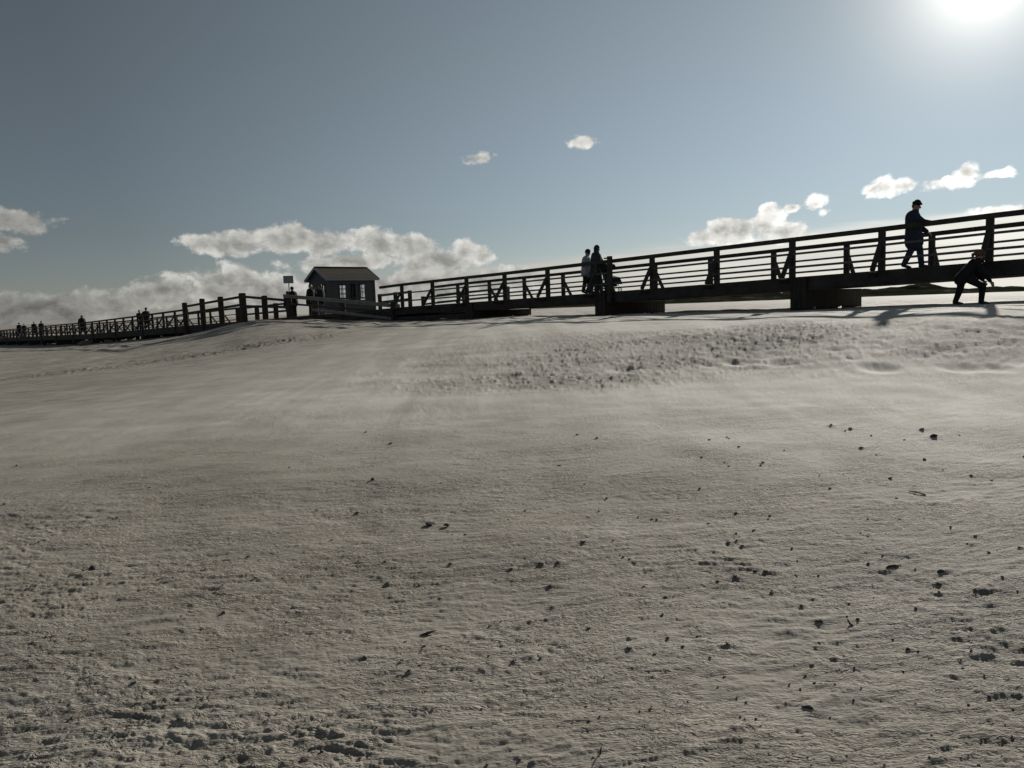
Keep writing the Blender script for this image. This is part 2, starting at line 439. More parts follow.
for q in range(3):
    for r_ in range(2): m.beam(pt(sa[q], -0.05, dz(sa[q]) - 0.57 - r_ * .2), pt(sa[q + 1], -0.05, dz(sa[q + 1]) - 0.57 - r_ * .2), 0.05, 0.19)
m.build('skirt_boards', wood, br)
br['label'] = 'dark wooden footbridge climbing to the right on plank-clad piers above the sand'; br['category'] = 'footbridge'

# ---- the boardwalk leading away on the left
bw = empty('boardwalk')
b0 = -2.6; W2 = 3.5
st2 = [43.5 + k * SP for k in range(0, 49)]
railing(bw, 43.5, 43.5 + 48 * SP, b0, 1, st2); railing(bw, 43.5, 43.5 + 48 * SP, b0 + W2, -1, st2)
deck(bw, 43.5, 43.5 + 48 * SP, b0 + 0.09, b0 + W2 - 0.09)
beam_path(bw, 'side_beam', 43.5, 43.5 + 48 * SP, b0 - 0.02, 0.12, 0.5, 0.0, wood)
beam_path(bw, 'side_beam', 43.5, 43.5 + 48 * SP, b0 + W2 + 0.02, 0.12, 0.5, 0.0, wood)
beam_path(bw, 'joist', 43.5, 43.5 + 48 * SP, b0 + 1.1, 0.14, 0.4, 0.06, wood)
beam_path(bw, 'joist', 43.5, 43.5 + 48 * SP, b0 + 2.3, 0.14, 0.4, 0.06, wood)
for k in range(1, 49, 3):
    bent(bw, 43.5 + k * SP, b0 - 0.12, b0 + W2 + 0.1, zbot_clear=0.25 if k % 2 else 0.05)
tag(bw, 'long dark boardwalk with railings running away to the far left', 'boardwalk')

# ---- platform between them, at the hut
pf = empty('platform')
def poly_deck(segs):
    m = MB()
    for (a0_, a1_, f0, f1) in segs:
        a = a0_
        while a < a1_ - 0.01:
            t = (a + 0.07 - a0_) / (a1_ - a0_); lo = f0[0] * (1 - t) + f0[1] * t; hi = f1[0] * (1 - t) + f1[1] * t
            z = dz(a + 0.07) - 0.025
            m.beam(pt(a + 0.07, lo, z), pt(a + 0.07, hi, z), 0.135, 0.05); a += 0.15
    return m.build('deck', deckm, pf)
poly_deck([(22.65, 27, (0, 0), (9, 9)), (27, 34.5, (0, -2.6), (9, 9)), (34.5, 43.4, (-2.6, -2.6), (9, 9))])
m = MB()
path = [(22.65, 0), (27, 0), (31, -1.38), (34.5, -2.6), (38, -2.6), (43.4, -2.6)]
for (p, q) in zip(path[:-1], path[1:]):
    za, zb = dz(p[0]), dz(q[0])
    for r_ in range(3):
        h = 0.2
        m.beam(pt(p[0], p[1] - 0.06, za - 0.12 - r_ * 0.215), pt(q[0], q[1] - 0.06, zb - 0.12 - r_ * 0.215), 0.05, h)
m.build('skirt_boards', wood, pf)
for a in (24, 28, 32, 36, 40, 43):
    for b in (0.3, 4.3, 8.6):
        c = pt(a, b, 0); m = MB(); m.tube([Vector((c.x, c.y, gz(c.x, c.y) - .4)), Vector((c.x, c.y, EYE + dz(a) - 0.06))], 0.14, 10)
        m.build('pile', wood_p, pf)
for b in (0.4, 4.5, 8.8): beam_path(pf, 'joist', 22.65, 43.3, b, 0.14, 0.3, 0.055, wood)
tag(pf, 'broad timber platform carrying the small blue hut', 'platform')

# ---- near fence with thick posts
fn = empty('wooden_fence')
fp = [(189, 53.7, 303), (206.5, 51.6, 299), (225, 49.5, 297), (247, 47.0, 293.5), (269, 46.6, 296), (293, 45.8, 296.5), (319.5, 44.4, 297.5), (346.5, 43.0, 302.5)]
fpos = []
for i, (px, D, ytop) in enumerate(fp):
    top = at(px, ytop, D); g = gz(top.x, top.y)
    m = MB(); wd = 0.30 if i != 3 else 0.36
    rr = random.uniform(-.01, .01)
    top = top + Vector((-.6, -.8, 0)) * .34; b_ = Vector((top.x + rr * 3, top.y, g - 0.4))
    m.beamf(b_, top, wd, wd * 0.95, DIR)
    m.beamf(top, top + UP * 0.03, wd * 0.8, wd * 0.75, DIR)
    m.build('post', wood_p, fn)
    fpos.append(top)
def rail(root, p, q, w=0.05, h=0.15, mat=wood_g, name='rail'):
    m = MB(); m.beam(p, q, w, h); m.build(name, mat, root)
toC = Vector((-0.6, -0.8, 0)) * 0.53
def fpix(px, py, D): return at(px, py, D) + toC
for (l1, l2) in (((192, 306.5, 53.7), (250, 296.5, 47)), ((192, 313.5, 53.7), (250, 304.5, 47))):
    rail(fn, fpix(*l1), fpix(*l2), mat=wood)
rail(fn, fpix(250, 296.5, 46.9), fpix(297, 300.5, 45.8), mat=wood); rail(fn, fpix(250, 306, 46.9), fpix(297, 307, 45.8), mat=wood)
rail(fn, fpix(291, 295.8, 45.7), fpix(407, 306, 39.0), 0.06, 0.2)
rail(fn, fpix(294, 303.5, 45.5), fpix(407, 312, 39.0), 0.05, 0.11, mat=wood)
rail(fn, fpix(319, 309.5, 44.5), fpix(407, 319, 39.0), 0.05, 0.15)
e_ = fpix(400, 302, 39.1); m = MB(); m.beamf(Vector((e_.x, e_.y + .1, gz(e_.x, e_.y) - .3)), e_ + UP * 0.0 + Vector((0, .1, 0)), 0.2, 0.2, DIR); m.build('post', wood_p, fn)
tag(fn, 'near fence of thick square posts and grey rails in front of the platform', 'fence')

# ---- far fence of the platform
ff = empty('wooden_fence')
fa = [(22.8, 8.9), (27, 8.9), (31.5, 8.9)]
fb = [(39.5, 2.6), (43.2, 0.95), (46, 1.2)]
def fence_run(root, pts_, ph=1.1, w=0.2, mat=wood):
    for a, b in pts_:
        m = MB(); m.beamf(pt(a, b, dz(a) - 0.02), pt(a, b, dz(a) + ph), w, w, DIR); m.build('post', wood_p, root)
    for (p, q) in zip(pts_[:-1], pts_[1:]):
        for fr in (0.9, 0.5):
            rail(root, pt(p[0], p[1] - w / 2 - 0.03, dz(p[0]) + ph * fr), pt(q[0], q[1] - w / 2 - 0.03, dz(q[0]) + ph * fr), 0.05, 0.13, mat)
fence_run(ff, fa)
tag(ff, 'low dark fence along the back edge of the platform right of the hut', 'fence')
fg = empty('wooden_fence')
fence_run(fg, [(34.4, 0.9), (37, 0.9), (40, 0.9), (43, 0.9)], 1.15, 0.26)
tag(fg, 'dark inner fence seen through the thick posts left of the hut', 'fence')
fh = empty('wooden_fence')
fence_run(fh, [(22.9, 2.0), (24.3, 2.0), (25.9, 2.0)], 0.95, 0.18)
tag(fh, 'short dark barrier on the platform at the foot of the footbridge', 'fence')

# ------------------------------------------------------------------ hut
hut = empty('hut')
ha0, ha1, hb0, hb1 = 35.6, 38.1, 4.05, 7.65; hz = 0.0; EV = 2.46; RG = 3.12
def hp(a, b, z): return pt(a, b, hz + z)
def wall_with_holes(mb, O, U, L, H, holes, nrm, th=0.08):
    """boards between openings; O corner, U direction, holes = (u0,u1,z0,z1)"""
    y = 0.0; bh = 0.145
    while y < H - 1e-3:
        y1 = min(y + bh, H)
        segs = [(0, L)]
        for (u0, u1, z0, z1) in holes:
            if y1 > z0 + .005 and y < z1 - .005:
                ns = []
                for s0, s1 in segs:
                    if u0 > s0: ns.append((s0, min(u0, s1)))
                    if u1 < s1: ns.append((max(u1, s0), s1))
                segs = ns
        for s0, s1 in segs:
            if s1 - s0 < .01: continue
            p = O + U * s0 + UP * y; q = O + U * s1 + UP * y; h = y1 - y
            mb.prism([p - nrm * th, p, p + nrm * 0.022, p + UP * h * 0.99 + nrm * 0.004, p + UP * h - nrm * th], q - p)
        y = y1
sideN = -DIR      # long wall faces the footbridge
wl = MB()
holesL = [(0.85, 1.38, 1.0, 2.0), (1.62, 2.12, 1.0, 2.0), (2.36, 2.88, 1.0, 2.0)]
wall_with_holes(wl, hp(ha0, hb0, 0), NRM, hb1 - hb0, EV, holesL, sideN)
holesB = [(0.75, 1.4, 1.0, 2.0), (2.05, 2.8, 1.0, 2.0)]
wall_with_holes(wl, hp(ha1, hb0, 0), NRM, hb1 - hb0, EV, holesB, -sideN)
LA = ha1 - ha0
# gable ends, with rising boards under the roof
def gable(b, nrm, holes):
    wall_with_holes(wl, hp(ha0, b, 0), DIR, LA, EV, holes, nrm)
    wl.prism([hp(ha0 + .02, b, EV), hp(ha1 - .02, b, EV), hp((ha0 + ha1) / 2, b, RG - 0.06)], -nrm * 0.08)
gable(hb0, -NRM, [(0.35, 0.8, 1.05, 2.0)])
gable(hb1, NRM, [(1.1, 1.9, 1.0, 2.0)])
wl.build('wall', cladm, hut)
m = MB(); m.prism([hp(ha0 + .1, hb0 + .1, 0.03), hp(ha1 - .1, hb0 + .1, 0.03), hp(ha1 - .1, hb1 - .1, 0.03), hp(ha0 + .1, hb1 - .1, 0.03)], UP * 0.04); m.build('floor', deckm, hut)
m = MB(); m.prism([pt(ha0, hb0, dz(36) + .01), pt(ha1, hb0, dz(36) + .01), pt(ha1, hb1, dz(36) + .01), pt(ha0, hb1, dz(36) + .01)], UP * (hz - dz(36) - .015)); m.build('plinth', cladm, hut)
# corner boards
for a, b in ((ha0, hb0), (ha1, hb0), (ha0, hb1), (ha1, hb1)):
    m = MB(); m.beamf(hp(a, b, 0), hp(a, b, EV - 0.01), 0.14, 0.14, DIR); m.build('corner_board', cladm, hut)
# roof: two slabs with shingle courses
OVa, OVb = 0.28, 0.26; mid = (ha0 + ha1) / 2; RS = (RG - EV) / (mid - ha0)
rf = MB()
for s in (1, -1):
    n = 9; half = mid - ha0 + OVa
    for i in range(n):
        t0 = i / n; t1 = (i + 1) / n + 0.02
        u0 = half * (1 - t0); u1 = half * max(0, 1 - t1)
        z0 = RG - RS * u0 + 0.03; z1 = RG - RS * u1 + 0.015
        aa0 = mid - s * u0; aa1 = mid - s * u1
        rf.prism([hp(aa0, hb0 - OVb, z0 - 0.05), hp(aa0, hb0 - OVb, z0 + 0.035), hp(aa1, hb0 - OVb, z1 + 0.03), hp(aa1, hb0 - OVb, z1 - 0.05)], NRM * (hb1 - hb0 + 2 * OVb))
rf.beam(hp(mid, hb0 - OVb, RG + 0.07), hp(mid, hb1 + OVb, RG + 0.07), 0.16, 0.05)
roof = rf.build('roof', roofm, hut)
m = MB()
for s in (1, -1):
    a_ = mid - s * (mid - ha0 + OVa + 0.015); zE = RG - RS * (mid - ha0 + OVa)
    m.beamf(hp(a_, hb0 - OVb - .02, zE - 0.045), hp(a_, hb1 + OVb + .02, zE - 0.045), 0.15, 0.03, UP)
    for bb in (hb0 - OVb - 0.02, hb1 + OVb + 0.02):
        m.beamf(hp(a_, bb, zE - 0.04), hp(mid - s * 0.01, bb, RG - 0.02), 0.16, 0.03, UP)
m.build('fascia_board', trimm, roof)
def window(O, U, u0, u1, z0, z1, nrm, nx, nz):
    fr = MB(); c = nrm * 0.0
    P = lambda u, z: O + U * u + UP * z + c
    for (a, b) in (((u0, z0), (u1, z0)), ((u0, z1), (u1, z1))): fr.beamf(P(*a), P(*b), 0.07, 0.1, UP)
    for (a, b) in (((u0, z0 + .035), (u0, z1 - .035)), ((u1, z0 + .035), (u1, z1 - .035))): fr.beamf(P(*a), P(*b), 0.07, 0.1, U)
    for i in range(1, nx): u = u0 + (u1 - u0) * i / nx; fr.beamf(P(u, z0 + .035), P(u, z1 - .035), 0.035, 0.05, U)
    for j in range(1, nz): z = z0 + (z1 - z0) * j / nz; fr.beamf(P(u0 + .035, z), P(u1 - .035, z), 0.04, 0.056, UP)
    f = fr.build('window', cladm, hut)
    g = MB(); g.prism([P(u0 + .03, z0 + .03) , P(u1 - .03, z0 + .03), P(u1 - .03, z1 - .03), P(u0 + .03, z1 - .03)], nrm * 0.006); g.build('pane', glassm, f)
for h in holesL: window(hp(ha0, hb0, 0), NRM, *h, sideN, 2, 3)
for h in holesB: window(hp(ha1, hb0, 0), NRM, *h, -sideN, 2, 3)
window(hp(ha0, hb0, 0), DIR, 0.35, 0.8, 1.05, 2.0, -NRM, 1, 2)
window(hp(ha0, hb1, 0), DIR, 1.1, 1.9, 1.0, 2.0, NRM, 1, 2)
tag(hut, 'small blue-grey clapboard hut with brown gabled roof on the platform', 'hut')

# ------------------------------------------------------------------ sign
sg = empty('sign'); sD = 46.9
tp = at(288.3, 279.5, sD); m = MB(); ux = Vector((1, 0.1, 0)).normalized(); nn = Vector((0.1, -1, 0)).normalized()
m.prism([tp - ux * .28 - UP * .215, tp + ux * .28 - UP * .215, tp + ux * .28 + UP * .215, tp - ux * .28 + UP * .215], -nn * 0.03); m.build('board', signm, sg)
m = MB()
for q in (-1, 1): m.beamf(tp + UP * .215 * q - ux * .3 - nn * .012, tp + UP * .215 * q + ux * .3 - nn * .012, 0.03, 0.045, UP); m.beamf(tp + ux * .285 * q - UP * .2 - nn * .012, tp + ux * .285 * q + UP * .2 - nn * .012, 0.03, 0.045, ux)
m.build('frame', polem, sg)
m = MB(); bp_ = tp - nn * 0.07; m.tube([Vector((bp_.x, bp_.y, gz(bp_.x, bp_.y) - 0.2)), bp_ + UP * .2], 0.035, 10); m.build('pole', polem, sg)
tag(sg, 'plain rectangular notice board on a thin pale pole left of the hut', 'sign')

# ------------------------------------------------------------------ people
def remeshed(mb, name, mat, parent, vox, smooth_it=3):
    me = bpy.data.meshes.new(name); me.from_pydata([tuple(v) for v in mb.v], [], mb.f); me.update()
    t = bpy.data.objects.new(name, me); link(t)
    r = t.modifiers.new('r', 'REMESH'); r.mode = 'VOXEL'; r.voxel_size = vox; r.use_smooth_shade = True
    s = t.modifiers.new('s', 'SMOOTH'); s.factor = 0.5; s.iterations = smooth_it
    dg = bpy.context.evaluated_depsgraph_get()
    nm = bpy.data.meshes.new_from_object(t.evaluated_get(dg))
    t.modifiers.clear(); t.data = nm; bpy.data.meshes.remove(me); nm.name = name
    nm.materials.clear(); nm.materials.append(mat)
    nm.polygons.foreach_set('use_smooth', [True] * len(nm.polygons))
    if parent: t.parent = parent
    return t

def V(*a): return Vector(a)
def person(loc, face, label, pose, H=1.75, vox=0.02, jacket=cl_navy, trousers=cl_black, head='hair', hair=hairm, fine=False, group=None, hood=False, coat_len=0.0, scarf=False, jw=1.0):
    """pose: joints in metres for a 1.75 m figure. +X forward, +Y left, +Z up"""
    root = empty('person', loc, face); k = H / 1.75; root.scale = (k, k, k)
    J = {a: Vector(b) for a, b in pose.items()}
    hipc, chest, neck, hd = J['hip'], J['chest'], J['neck'], J['head']
    up_t = (chest - hipc).normalized(); upn = (hd - neck).normalized()
    Y = V(0, 1, 0)
    yaw = pose.get('yaw', None)
    fwd = Y.cross(up_t).normalized()
    hf = J.get('look', fwd).normalized() if 'look' in J else fwd
    hf = (hf - upn * hf.dot(upn)).normalized(); hs = upn.cross(hf)
    b = MB()
    Rm = Matrix((hf, hs, upn)).transposed()
    # head
    b.ell(hd + upn * 0.025 - hf * 0.012, 0.098, 0.078, 0.108, Rm); b.ell(hd - upn * 0.055 + hf * 0.022, 0.07, 0.058, 0.065, Rm)
    b.capsule(hd + hf * 0.09 + upn * 0.02, hd + hf * 0.112 - upn * 0.022, 0.012, 0.017, 8)
    b.capsule(hd + hf * 0.082 - upn * 0.058 - hs * 0.018, hd + hf * 0.082 - upn * 0.058 + hs * 0.018, 0.010, 0.010, 8)
    b.ell(hd + hf * 0.07 - upn * 0.098, 0.022, 0.026, 0.02, Rm)
    for s in (1, -1):
        b.ell(hd + hs * 0.08 * s - upn * 0.005 - hf * 0.01, 0.02, 0.012, 0.032, Rm)
        b.capsule(hd + hf * 0.083 + upn * 0.03 + hs * 0.012 * s, hd + hf * 0.075 + upn * 0.032 + hs * 0.045 * s, 0.010, 0.009, 8)
    b.capsule(neck - up_t * 0.05, hd - upn * 0.07 - hf * 0.02, 0.062, 0.055)
    # torso
    b.capsule(hipc, (hipc + chest) / 2, 0.125, 0.12, 14, (1.2, 0.85)); b.capsule((hipc + chest) / 2, chest + up_t * 0.06, 0.13, 0.125, 14, (1.25, 0.85))
    jk = MB(); tr = MB(); sh = MB()
    jk.capsule(hipc - up_t * (0.02 + coat_len), (hipc + chest) / 2, 0.165 * jw + coat_len * .12, 0.15 * jw, 16, (1.15, 0.9))
    jk.capsule((hipc + chest) / 2, chest + up_t * 0.05, 0.152 * jw, 0.145 * jw, 16, (1.28, 0.92))
    jk.capsule(chest + up_t * 0.06, neck, 0.12, 0.078, 14, (1.15, .95))
    tr.capsule(hipc - up_t * 0.03, hipc + up_t * 0.08, 0.15, 0.14, 14, (1.12, 0.9))
    for s, n in ((1, 'l'), (-1, 'r')):
        S, E, W = J['sh_' + n], J['el_' + n], J['wr_' + n]
        b.capsule(chest + up_t * 0.08, S, 0.07, 0.055, 10); b.capsule(S, E, 0.05, 0.038, 10); b.capsule(E, W, 0.04, 0.026, 10)
        aw = .5 + .5 * jw; jk.capsule(chest + up_t * 0.07, S, 0.10, 0.078 * aw, 12); jk.capsule(S, E, 0.078 * aw, 0.064 * aw, 12); jk.capsule(E, W - (W - E).normalized() * 0.02, 0.064 * aw, 0.05 * aw, 12)
        Hd = J.get('hd_' + n, (W - E).normalized()).normalized()
        side = Hd.cross(V(0, 0, 1)) if abs(Hd.z) < 0.8 else Hd.cross(V(0, 1, 0))
        side.normalize(); pal = side.cross(Hd).normalized()
        if pal.z > 0: pal = -pal
        if abs(Hd.z) >= 0.8: pal = V(0, -s, 0); side = pal.cross(Hd).normalized()
        K = W + Hd * 0.095
        b.capsule(W, K, 0.027, 0.036, 10, (1.15, 0.55), side)
        for q in range(4):
            o = (q - 1.5) * 0.020; ln = (0.072, 0.082, 0.076, 0.060)[q]
            p0 = K - Hd * 0.015 + side * o; p1 = K + Hd * (ln * 0.5) + side * o * 1.1 + pal * 0.006
            cur = 0.8 if fine else 0.4
            p2 = p1 + (Hd * (1 - cur * .6) + pal * cur).normalized() * ln * 0.35; p3 = p2 + (Hd * (1 - cur) + pal * cur).normalized() * ln * 0.28
            b.capsule(p0, p1, 0.0095, 0.009, 8); b.capsule(p1, p2, 0.009, 0.0085, 8); b.capsule(p2, p3, 0.0085, 0.0075, 8)
        sg_ = -1 if side.x * 1 < 0 else 1
        t0 = W + Hd * 0.03 + side * 0.025 * sg_; t1 = t0 + (Hd * .7 + side * sg_ * .7 + pal * .3).normalized() * 0.045; t2 = t1 + (Hd * .9 + pal * .4).normalized() * 0.035
        b.capsule(t0, t1, 0.013, 0.011, 8); b.capsule(t1, t2, 0.011, 0.009, 8)
        Hp, Kn, An = J['hp_' + n], J['kn_' + n], J['an_' + n]
        b.capsule(Hp, Kn, 0.082, 0.055, 12); b.capsule(Kn, Kn + (An - Kn) * 0.35, 0.054, 0.056, 12); b.capsule(Kn + (An - Kn) * 0.35, An, 0.056, 0.036, 12)
        tr.capsule(Hp, Kn, 0.115, 0.09, 14); tr.capsule(Kn, Kn + (An - Kn) * 0.4, 0.089, 0.082, 14); tr.capsule(Kn + (An - Kn) * 0.4, An + (An - Kn).normalized() * 0.01, 0.082, 0.07, 14)
        T = J['to_' + n]; fd = (T - An); fd.normalize()
        heel = An - fd * 0.03 + (V(0, 0, -0.045))
        b.capsule(heel, T, 0.035, 0.028, 10)
        sh.capsule(heel, heel + (T - heel) * 0.5, 0.047, 0.045, 12); sh.capsule(heel + (T - heel) * 0.5, T, 0.048, 0.035, 12); sh.capsule(heel + V(0, 0, .02), An, 0.045, 0.043, 12)
    if scarf: jk.capsule(neck - fwd * 0.02, neck + upn * 0.03 + fwd * 0.02, 0.09, 0.085, 14)
    if hood:
        jk.ell(hd + upn * 0.02 - hf * 0.03, 0.118, 0.105, 0.135, Rm); jk.capsule(neck, hd - upn * 0.03 - hf * 0.05, 0.10, 0.09)
    vv = vox * (0.62 if fine else 1)
    remeshed(b, 'body', skin, root, vv, 1 if fine else 2)
    remeshed(jk, 'jacket', jacket, root, vox, 4); remeshed(tr, 'trousers', trousers, root, vox, 4)
    remeshed(sh, 'shoes', shoe, root, vox * 0.8, 2)
    if head in ('hair', 'tail'):
        h = MB(); h.ell(hd + upn * 0.045 - hf * 0.03, 0.098, 0.088, 0.10, Rm); h.ell(hd - hf * 0.06 - upn * 0.01, 0.06, 0.078, 0.085, Rm)
        if head == 'tail': 
            h.capsule(hd - hf * 0.11 + upn * 0.03, hd - hf * 0.17 - upn * 0.06, 0.035, 0.045); h.capsule(hd - hf * 0.17 - upn * 0.06, hd - hf * 0.14 - upn * 0.17, 0.04, 0.02)
            h.ell(hd - hf * 0.03 + upn * 0.04, 0.12, 0.105, 0.115, Rm)
        remeshed(h, 'hair', hair, root, vox * 0.8, 2)
    elif head == 'cap':
        h = MB(); h.ell(hd + upn * 0.085 - hf * 0.0, 0.125, 0.105, 0.052, Rm); h.ell(hd + upn * 0.07 + hf * 0.085, 0.055, 0.07, 0.016, Rm); h.capsule(hd + upn * 0.06 - hf * .01, hd + upn * 0.09, 0.099, 0.095, 14, (0.92, 1), hs)
        remeshed(h, 'flat_cap', cl_black, root, vox * 0.8, 2)
        h = MB(); h.ell(hd - hf * 0.055 - upn * 0.0, 0.055, 0.075, 0.06, Rm); remeshed(h, 'hair', hair, root, vox * 0.8, 2)
    elif head == 'beanie':
        h = MB(); h.ell(hd + upn * 0.055 - hf * 0.012, 0.112, 0.098, 0.105, Rm); h.capsule(hd + upn * 0.045, hd + upn * 0.07, 0.1, 0.1, 14, (0.95, 1.05), hs)
        remeshed(h, 'woolly_hat', cl_black, root, vox * 0.8, 2)
    if fine:
        for s in (1, -1):
            h = MB(); h.ell(hd + hf * 0.086 + upn * 0.012 + hs * 0.031 * s, 0.010, 0.012, 0.009, Rm); h.build('eye', cl_black, root, True)
    tag(root, label, 'person', group)
    return root

def pose_stand(lean=0.0, sway=0.0):
    return dict(hip=(0, 0, .95), chest=(0.0 + lean, 0, 1.28), neck=(lean + .005, 0, 1.47), head=(lean + .03, 0, 1.61),
        sh_l=(lean, .19, 1.40), sh_r=(lean, -.19, 1.40), el_l=(-.03, .25, 1.12), el_r=(-.03, -.25, 1.12), wr_l=(.08, .23, .90), wr_r=(.08, -.23, .90),
        hp_l=(0, .09, .90), hp_r=(0, -.09, .90), kn_l=(.03, .10, .50), kn_r=(.03, -.10, .50), an_l=(0, .11, .09), an_r=(0, -.11, .09), to_l=(.17, .12, .032), to_r=(.17, -.13, .032))
def pose_walk(st=0.28, lean=0.03, sw=0.2):
    return dict(hip=(0, 0, .93), chest=(lean, 0, 1.26), neck=(lean + .03, 0, 1.45), head=(lean + .06, 0, 1.59),
        sh_l=(lean - .03, .19, 1.38), sh_r=(lean + .03, -.19, 1.38), el_l=(-sw * .7, .25, 1.12), el_r=(sw * .5, -.25, 1.12), wr_l=(-sw, .24, .90), wr_r=(sw * 1.3, -.23, .93),
        hp_l=(0, .09, .89), hp_r=(0, -.09, .89), kn_l=(st * .75, .10, .50), kn_r=(-st * .25, -.10, .48), an_l=(st, .10, .10), an_r=(-st * 1.1, -.10, .13), to_l=(st + .17, .11, .045), to_r=(-st * 1.1 + .15, -.11, .032))
def pose_pockets(st=0.12):
    p = pose_walk(st, 0.02, 0.05); p.update(el_l=(-.08, .29, 1.12), el_r=(-.08, -.29, 1.12), wr_l=(.07, .2, .98), wr_r=(.07, -.2, .98)); return p

A_RIGHT = math.atan2(-DIR.y, -DIR.x)      # walking along the deck towards the right of the photo
A_LEFT = math.atan2(DIR.y, DIR.x)
def on_deck(px, D, da=0.0):
    p = at(px, 300, D); q = Vector((p.x, p.y, 0)) - A0; a = q.dot(DIR)
    return Vector((p.x, p.y, EYE + dz(a) + 0.002))

# man with the flat cap
pw = pose_walk(0.19, 0.0, 0.2)
pw.update(head=(.05, 0, 1.61), neck=(.01, 0, 1.45), chest=(-.02, 0, 1.27), hip=(0, 0, .93),
          el_r=(.23, -.25, 1.18), wr_r=(.46, -.31, 1.125), hd_r=(1, -.05, -.08), el_l=(.12, .24, 1.10), wr_l=(.30, .22, .95), sh_r=(.0, -.19, 1.39), sh_l=(-.02, .19, 1.38))
person(on_deck(912.5, 21.0), A_RIGHT + 0.30, 'man in flat cap and hip-length dark jacket striding with a hand on the bridge rail', pw, 1.80, 0.018, cl_navy, cl_jean, 'cap', fine=True, coat_len=0.2, scarf=True, jw=1.42)
# stooping figure on the sand
ps = dict(hip=(-.14, 0, .80), chest=(.08, 0, 1.08), neck=(.19, 0, 1.22), head=(.25, 0, 1.36), look=(.9, 0, -.45),
          sh_l=(.12, .18, 1.16), sh_r=(.12, -.18, 1.16), el_l=(.20, .25, .92), el_r=(.26, -.22, .88), wr_l=(.40, .20, .66), wr_r=(.46, -.18, .62), hd_l=(.5, 0, -.8), hd_r=(.5, 0, -.8),
          hp_l=(-.16, .09, .77), hp_r=(-.16, -.09, .77), kn_l=(-.20, .10, .43), kn_r=(.30, -.10, .50), an_l=(-.31, .10, .11), an_r=(.27, -.10, .10), to_l=(-.14, .11, .04), to_r=(.44, -.11, .035))
p0 = at(969, 300, 18.6)
person(Vector((p0.x, p0.y, gz(p0.x, p0.y) - 0.015)), -0.25, 'red-haired person in dark clothes stooping forward on the sand below the footbridge', ps, 1.53, 0.018, cl_black, cl_black, 'tail', hairr, fine=True, coat_len=0.08, jw=1.12)
# couple
person(on_deck(586.8, 29.6), A_RIGHT + 0.5, 'person in pale grey jacket beside the tall hooded walker on the footbridge', pose_pockets(.10), 1.70, 0.02, cl_grey, cl_black, 'beanie', jw=1.32, coat_len=.08)
ph_ = pose_walk(.15, .02, .1); ph_.update(el_l=(.12, .25, 1.12), el_r=(.12, -.25, 1.12), wr_l=(.40, .2, 1.02), wr_r=(.40, -.2, 1.02), hd_l=(1, 0, 0), hd_r=(1, 0, 0))
pp = on_deck(596.6, 29.1); person(pp, A_RIGHT + 0.15, 'tall person in long dark hooded coat pushing the pushchair over the footbridge', ph_, 1.80, 0.02, cl_navy, cl_jean, 'none', hood=True, coat_len=0.25, jw=1.3)
# pushchair
fwdR = Vector((math.cos(A_RIGHT), math.sin(A_RIGHT), 0)); sdR = Vector((-fwdR.y, fwdR.x, 0))
sc = pp + fwdR * 0.22; 
def q_(f, s, z): a = (sc + fwdR * f - A0).dot(DIR); return sc + fwdR * f + sdR * s + UP * (z - f * 0.02)
psh = empty('pushchair', sc)
def bq(m, name, mat, par, smooth=False):
    o = m.build(name, mat, par, smooth, origin=None); o.data.transform(Matrix.Translation(-sc)); return o
m = MB()
for s in (-.24, .24):
    m.tube([q_(-.02, s, 1.04), q_(.08, s, 1.0), q_(.75, s * .9, .22)], .014); m.tube([q_(.18, s, .16), q_(.45, s, .62)], .014); m.tube([q_(.18, s, .16), q_(.70, s * .9, .28)], .012)
m.tube([q_(-.02, -.24, 1.04), q_(-.02, .24, 1.04)], .017)
bq(m, 'frame', steel, psh)
def shell_mesh(name, prof, w, par, mat):
    m = MB(); m.prism([q_(f, -w, z) for f, z in prof], sdR * 2 * w); return bq(m, name, mat, par)
shell_mesh('seat', [(.22, .92), (.30, .52), (.72, .40), (.86, .30), (.88, .36), (.76, .56), (.42, .64), (.34, .96)], .2, psh, cl_black)
m = MB(); cpts = [(.16, .80), (.18, .95), (.26, 1.05), (.38, 1.08), (.50, 1.04), (.58, .93), (.55, .92), (.48, .99), (.38, 1.03), (.28, 1.0), (.22, .93), (.20, .80)]
m.prism([q_(f, -.23, z) for f, z in cpts], sdR * .46); m.prism([q_(f, -.235, z) for f, z in cpts[:6] + [(.3, .78)]], sdR * .012); m.prism([q_(f, .223, z) for f, z in cpts[:6] + [(.3, .78)]], sdR * .012)
bq(m, 'canopy', cl_black, psh)
shell_mesh('basket', [(.22, .38), (.25, .22), (.62, .22), (.66, .38)], .19, psh, cl_navy)
for (f, s, r) in ((.18, -.27, .13), (.18, .27, .13), (.76, -.2, .10), (.76, .2, .10)):
    m = MB(); m.tube([q_(f, s, r) + (fwdR * math.cos(t) + UP * math.sin(t)) * (r - .015) for t in [i * PI / 10 for i in range(21)]], .015, 8)
    w_ = bq(m, 'wheel', rubber, psh); m = MB()
    for i in range(6): m.tube([q_(f, s, r), q_(f, s, r) + (fwdR * math.cos(i * PI / 3) + UP * math.sin(i * PI / 3)) * (r - .02)], .006, 6)
    bq(m, 'spokes', steel, w_)
tag(psh, 'dark pushchair with rounded canopy beside the thick post on the footbridge', 'pushchair')

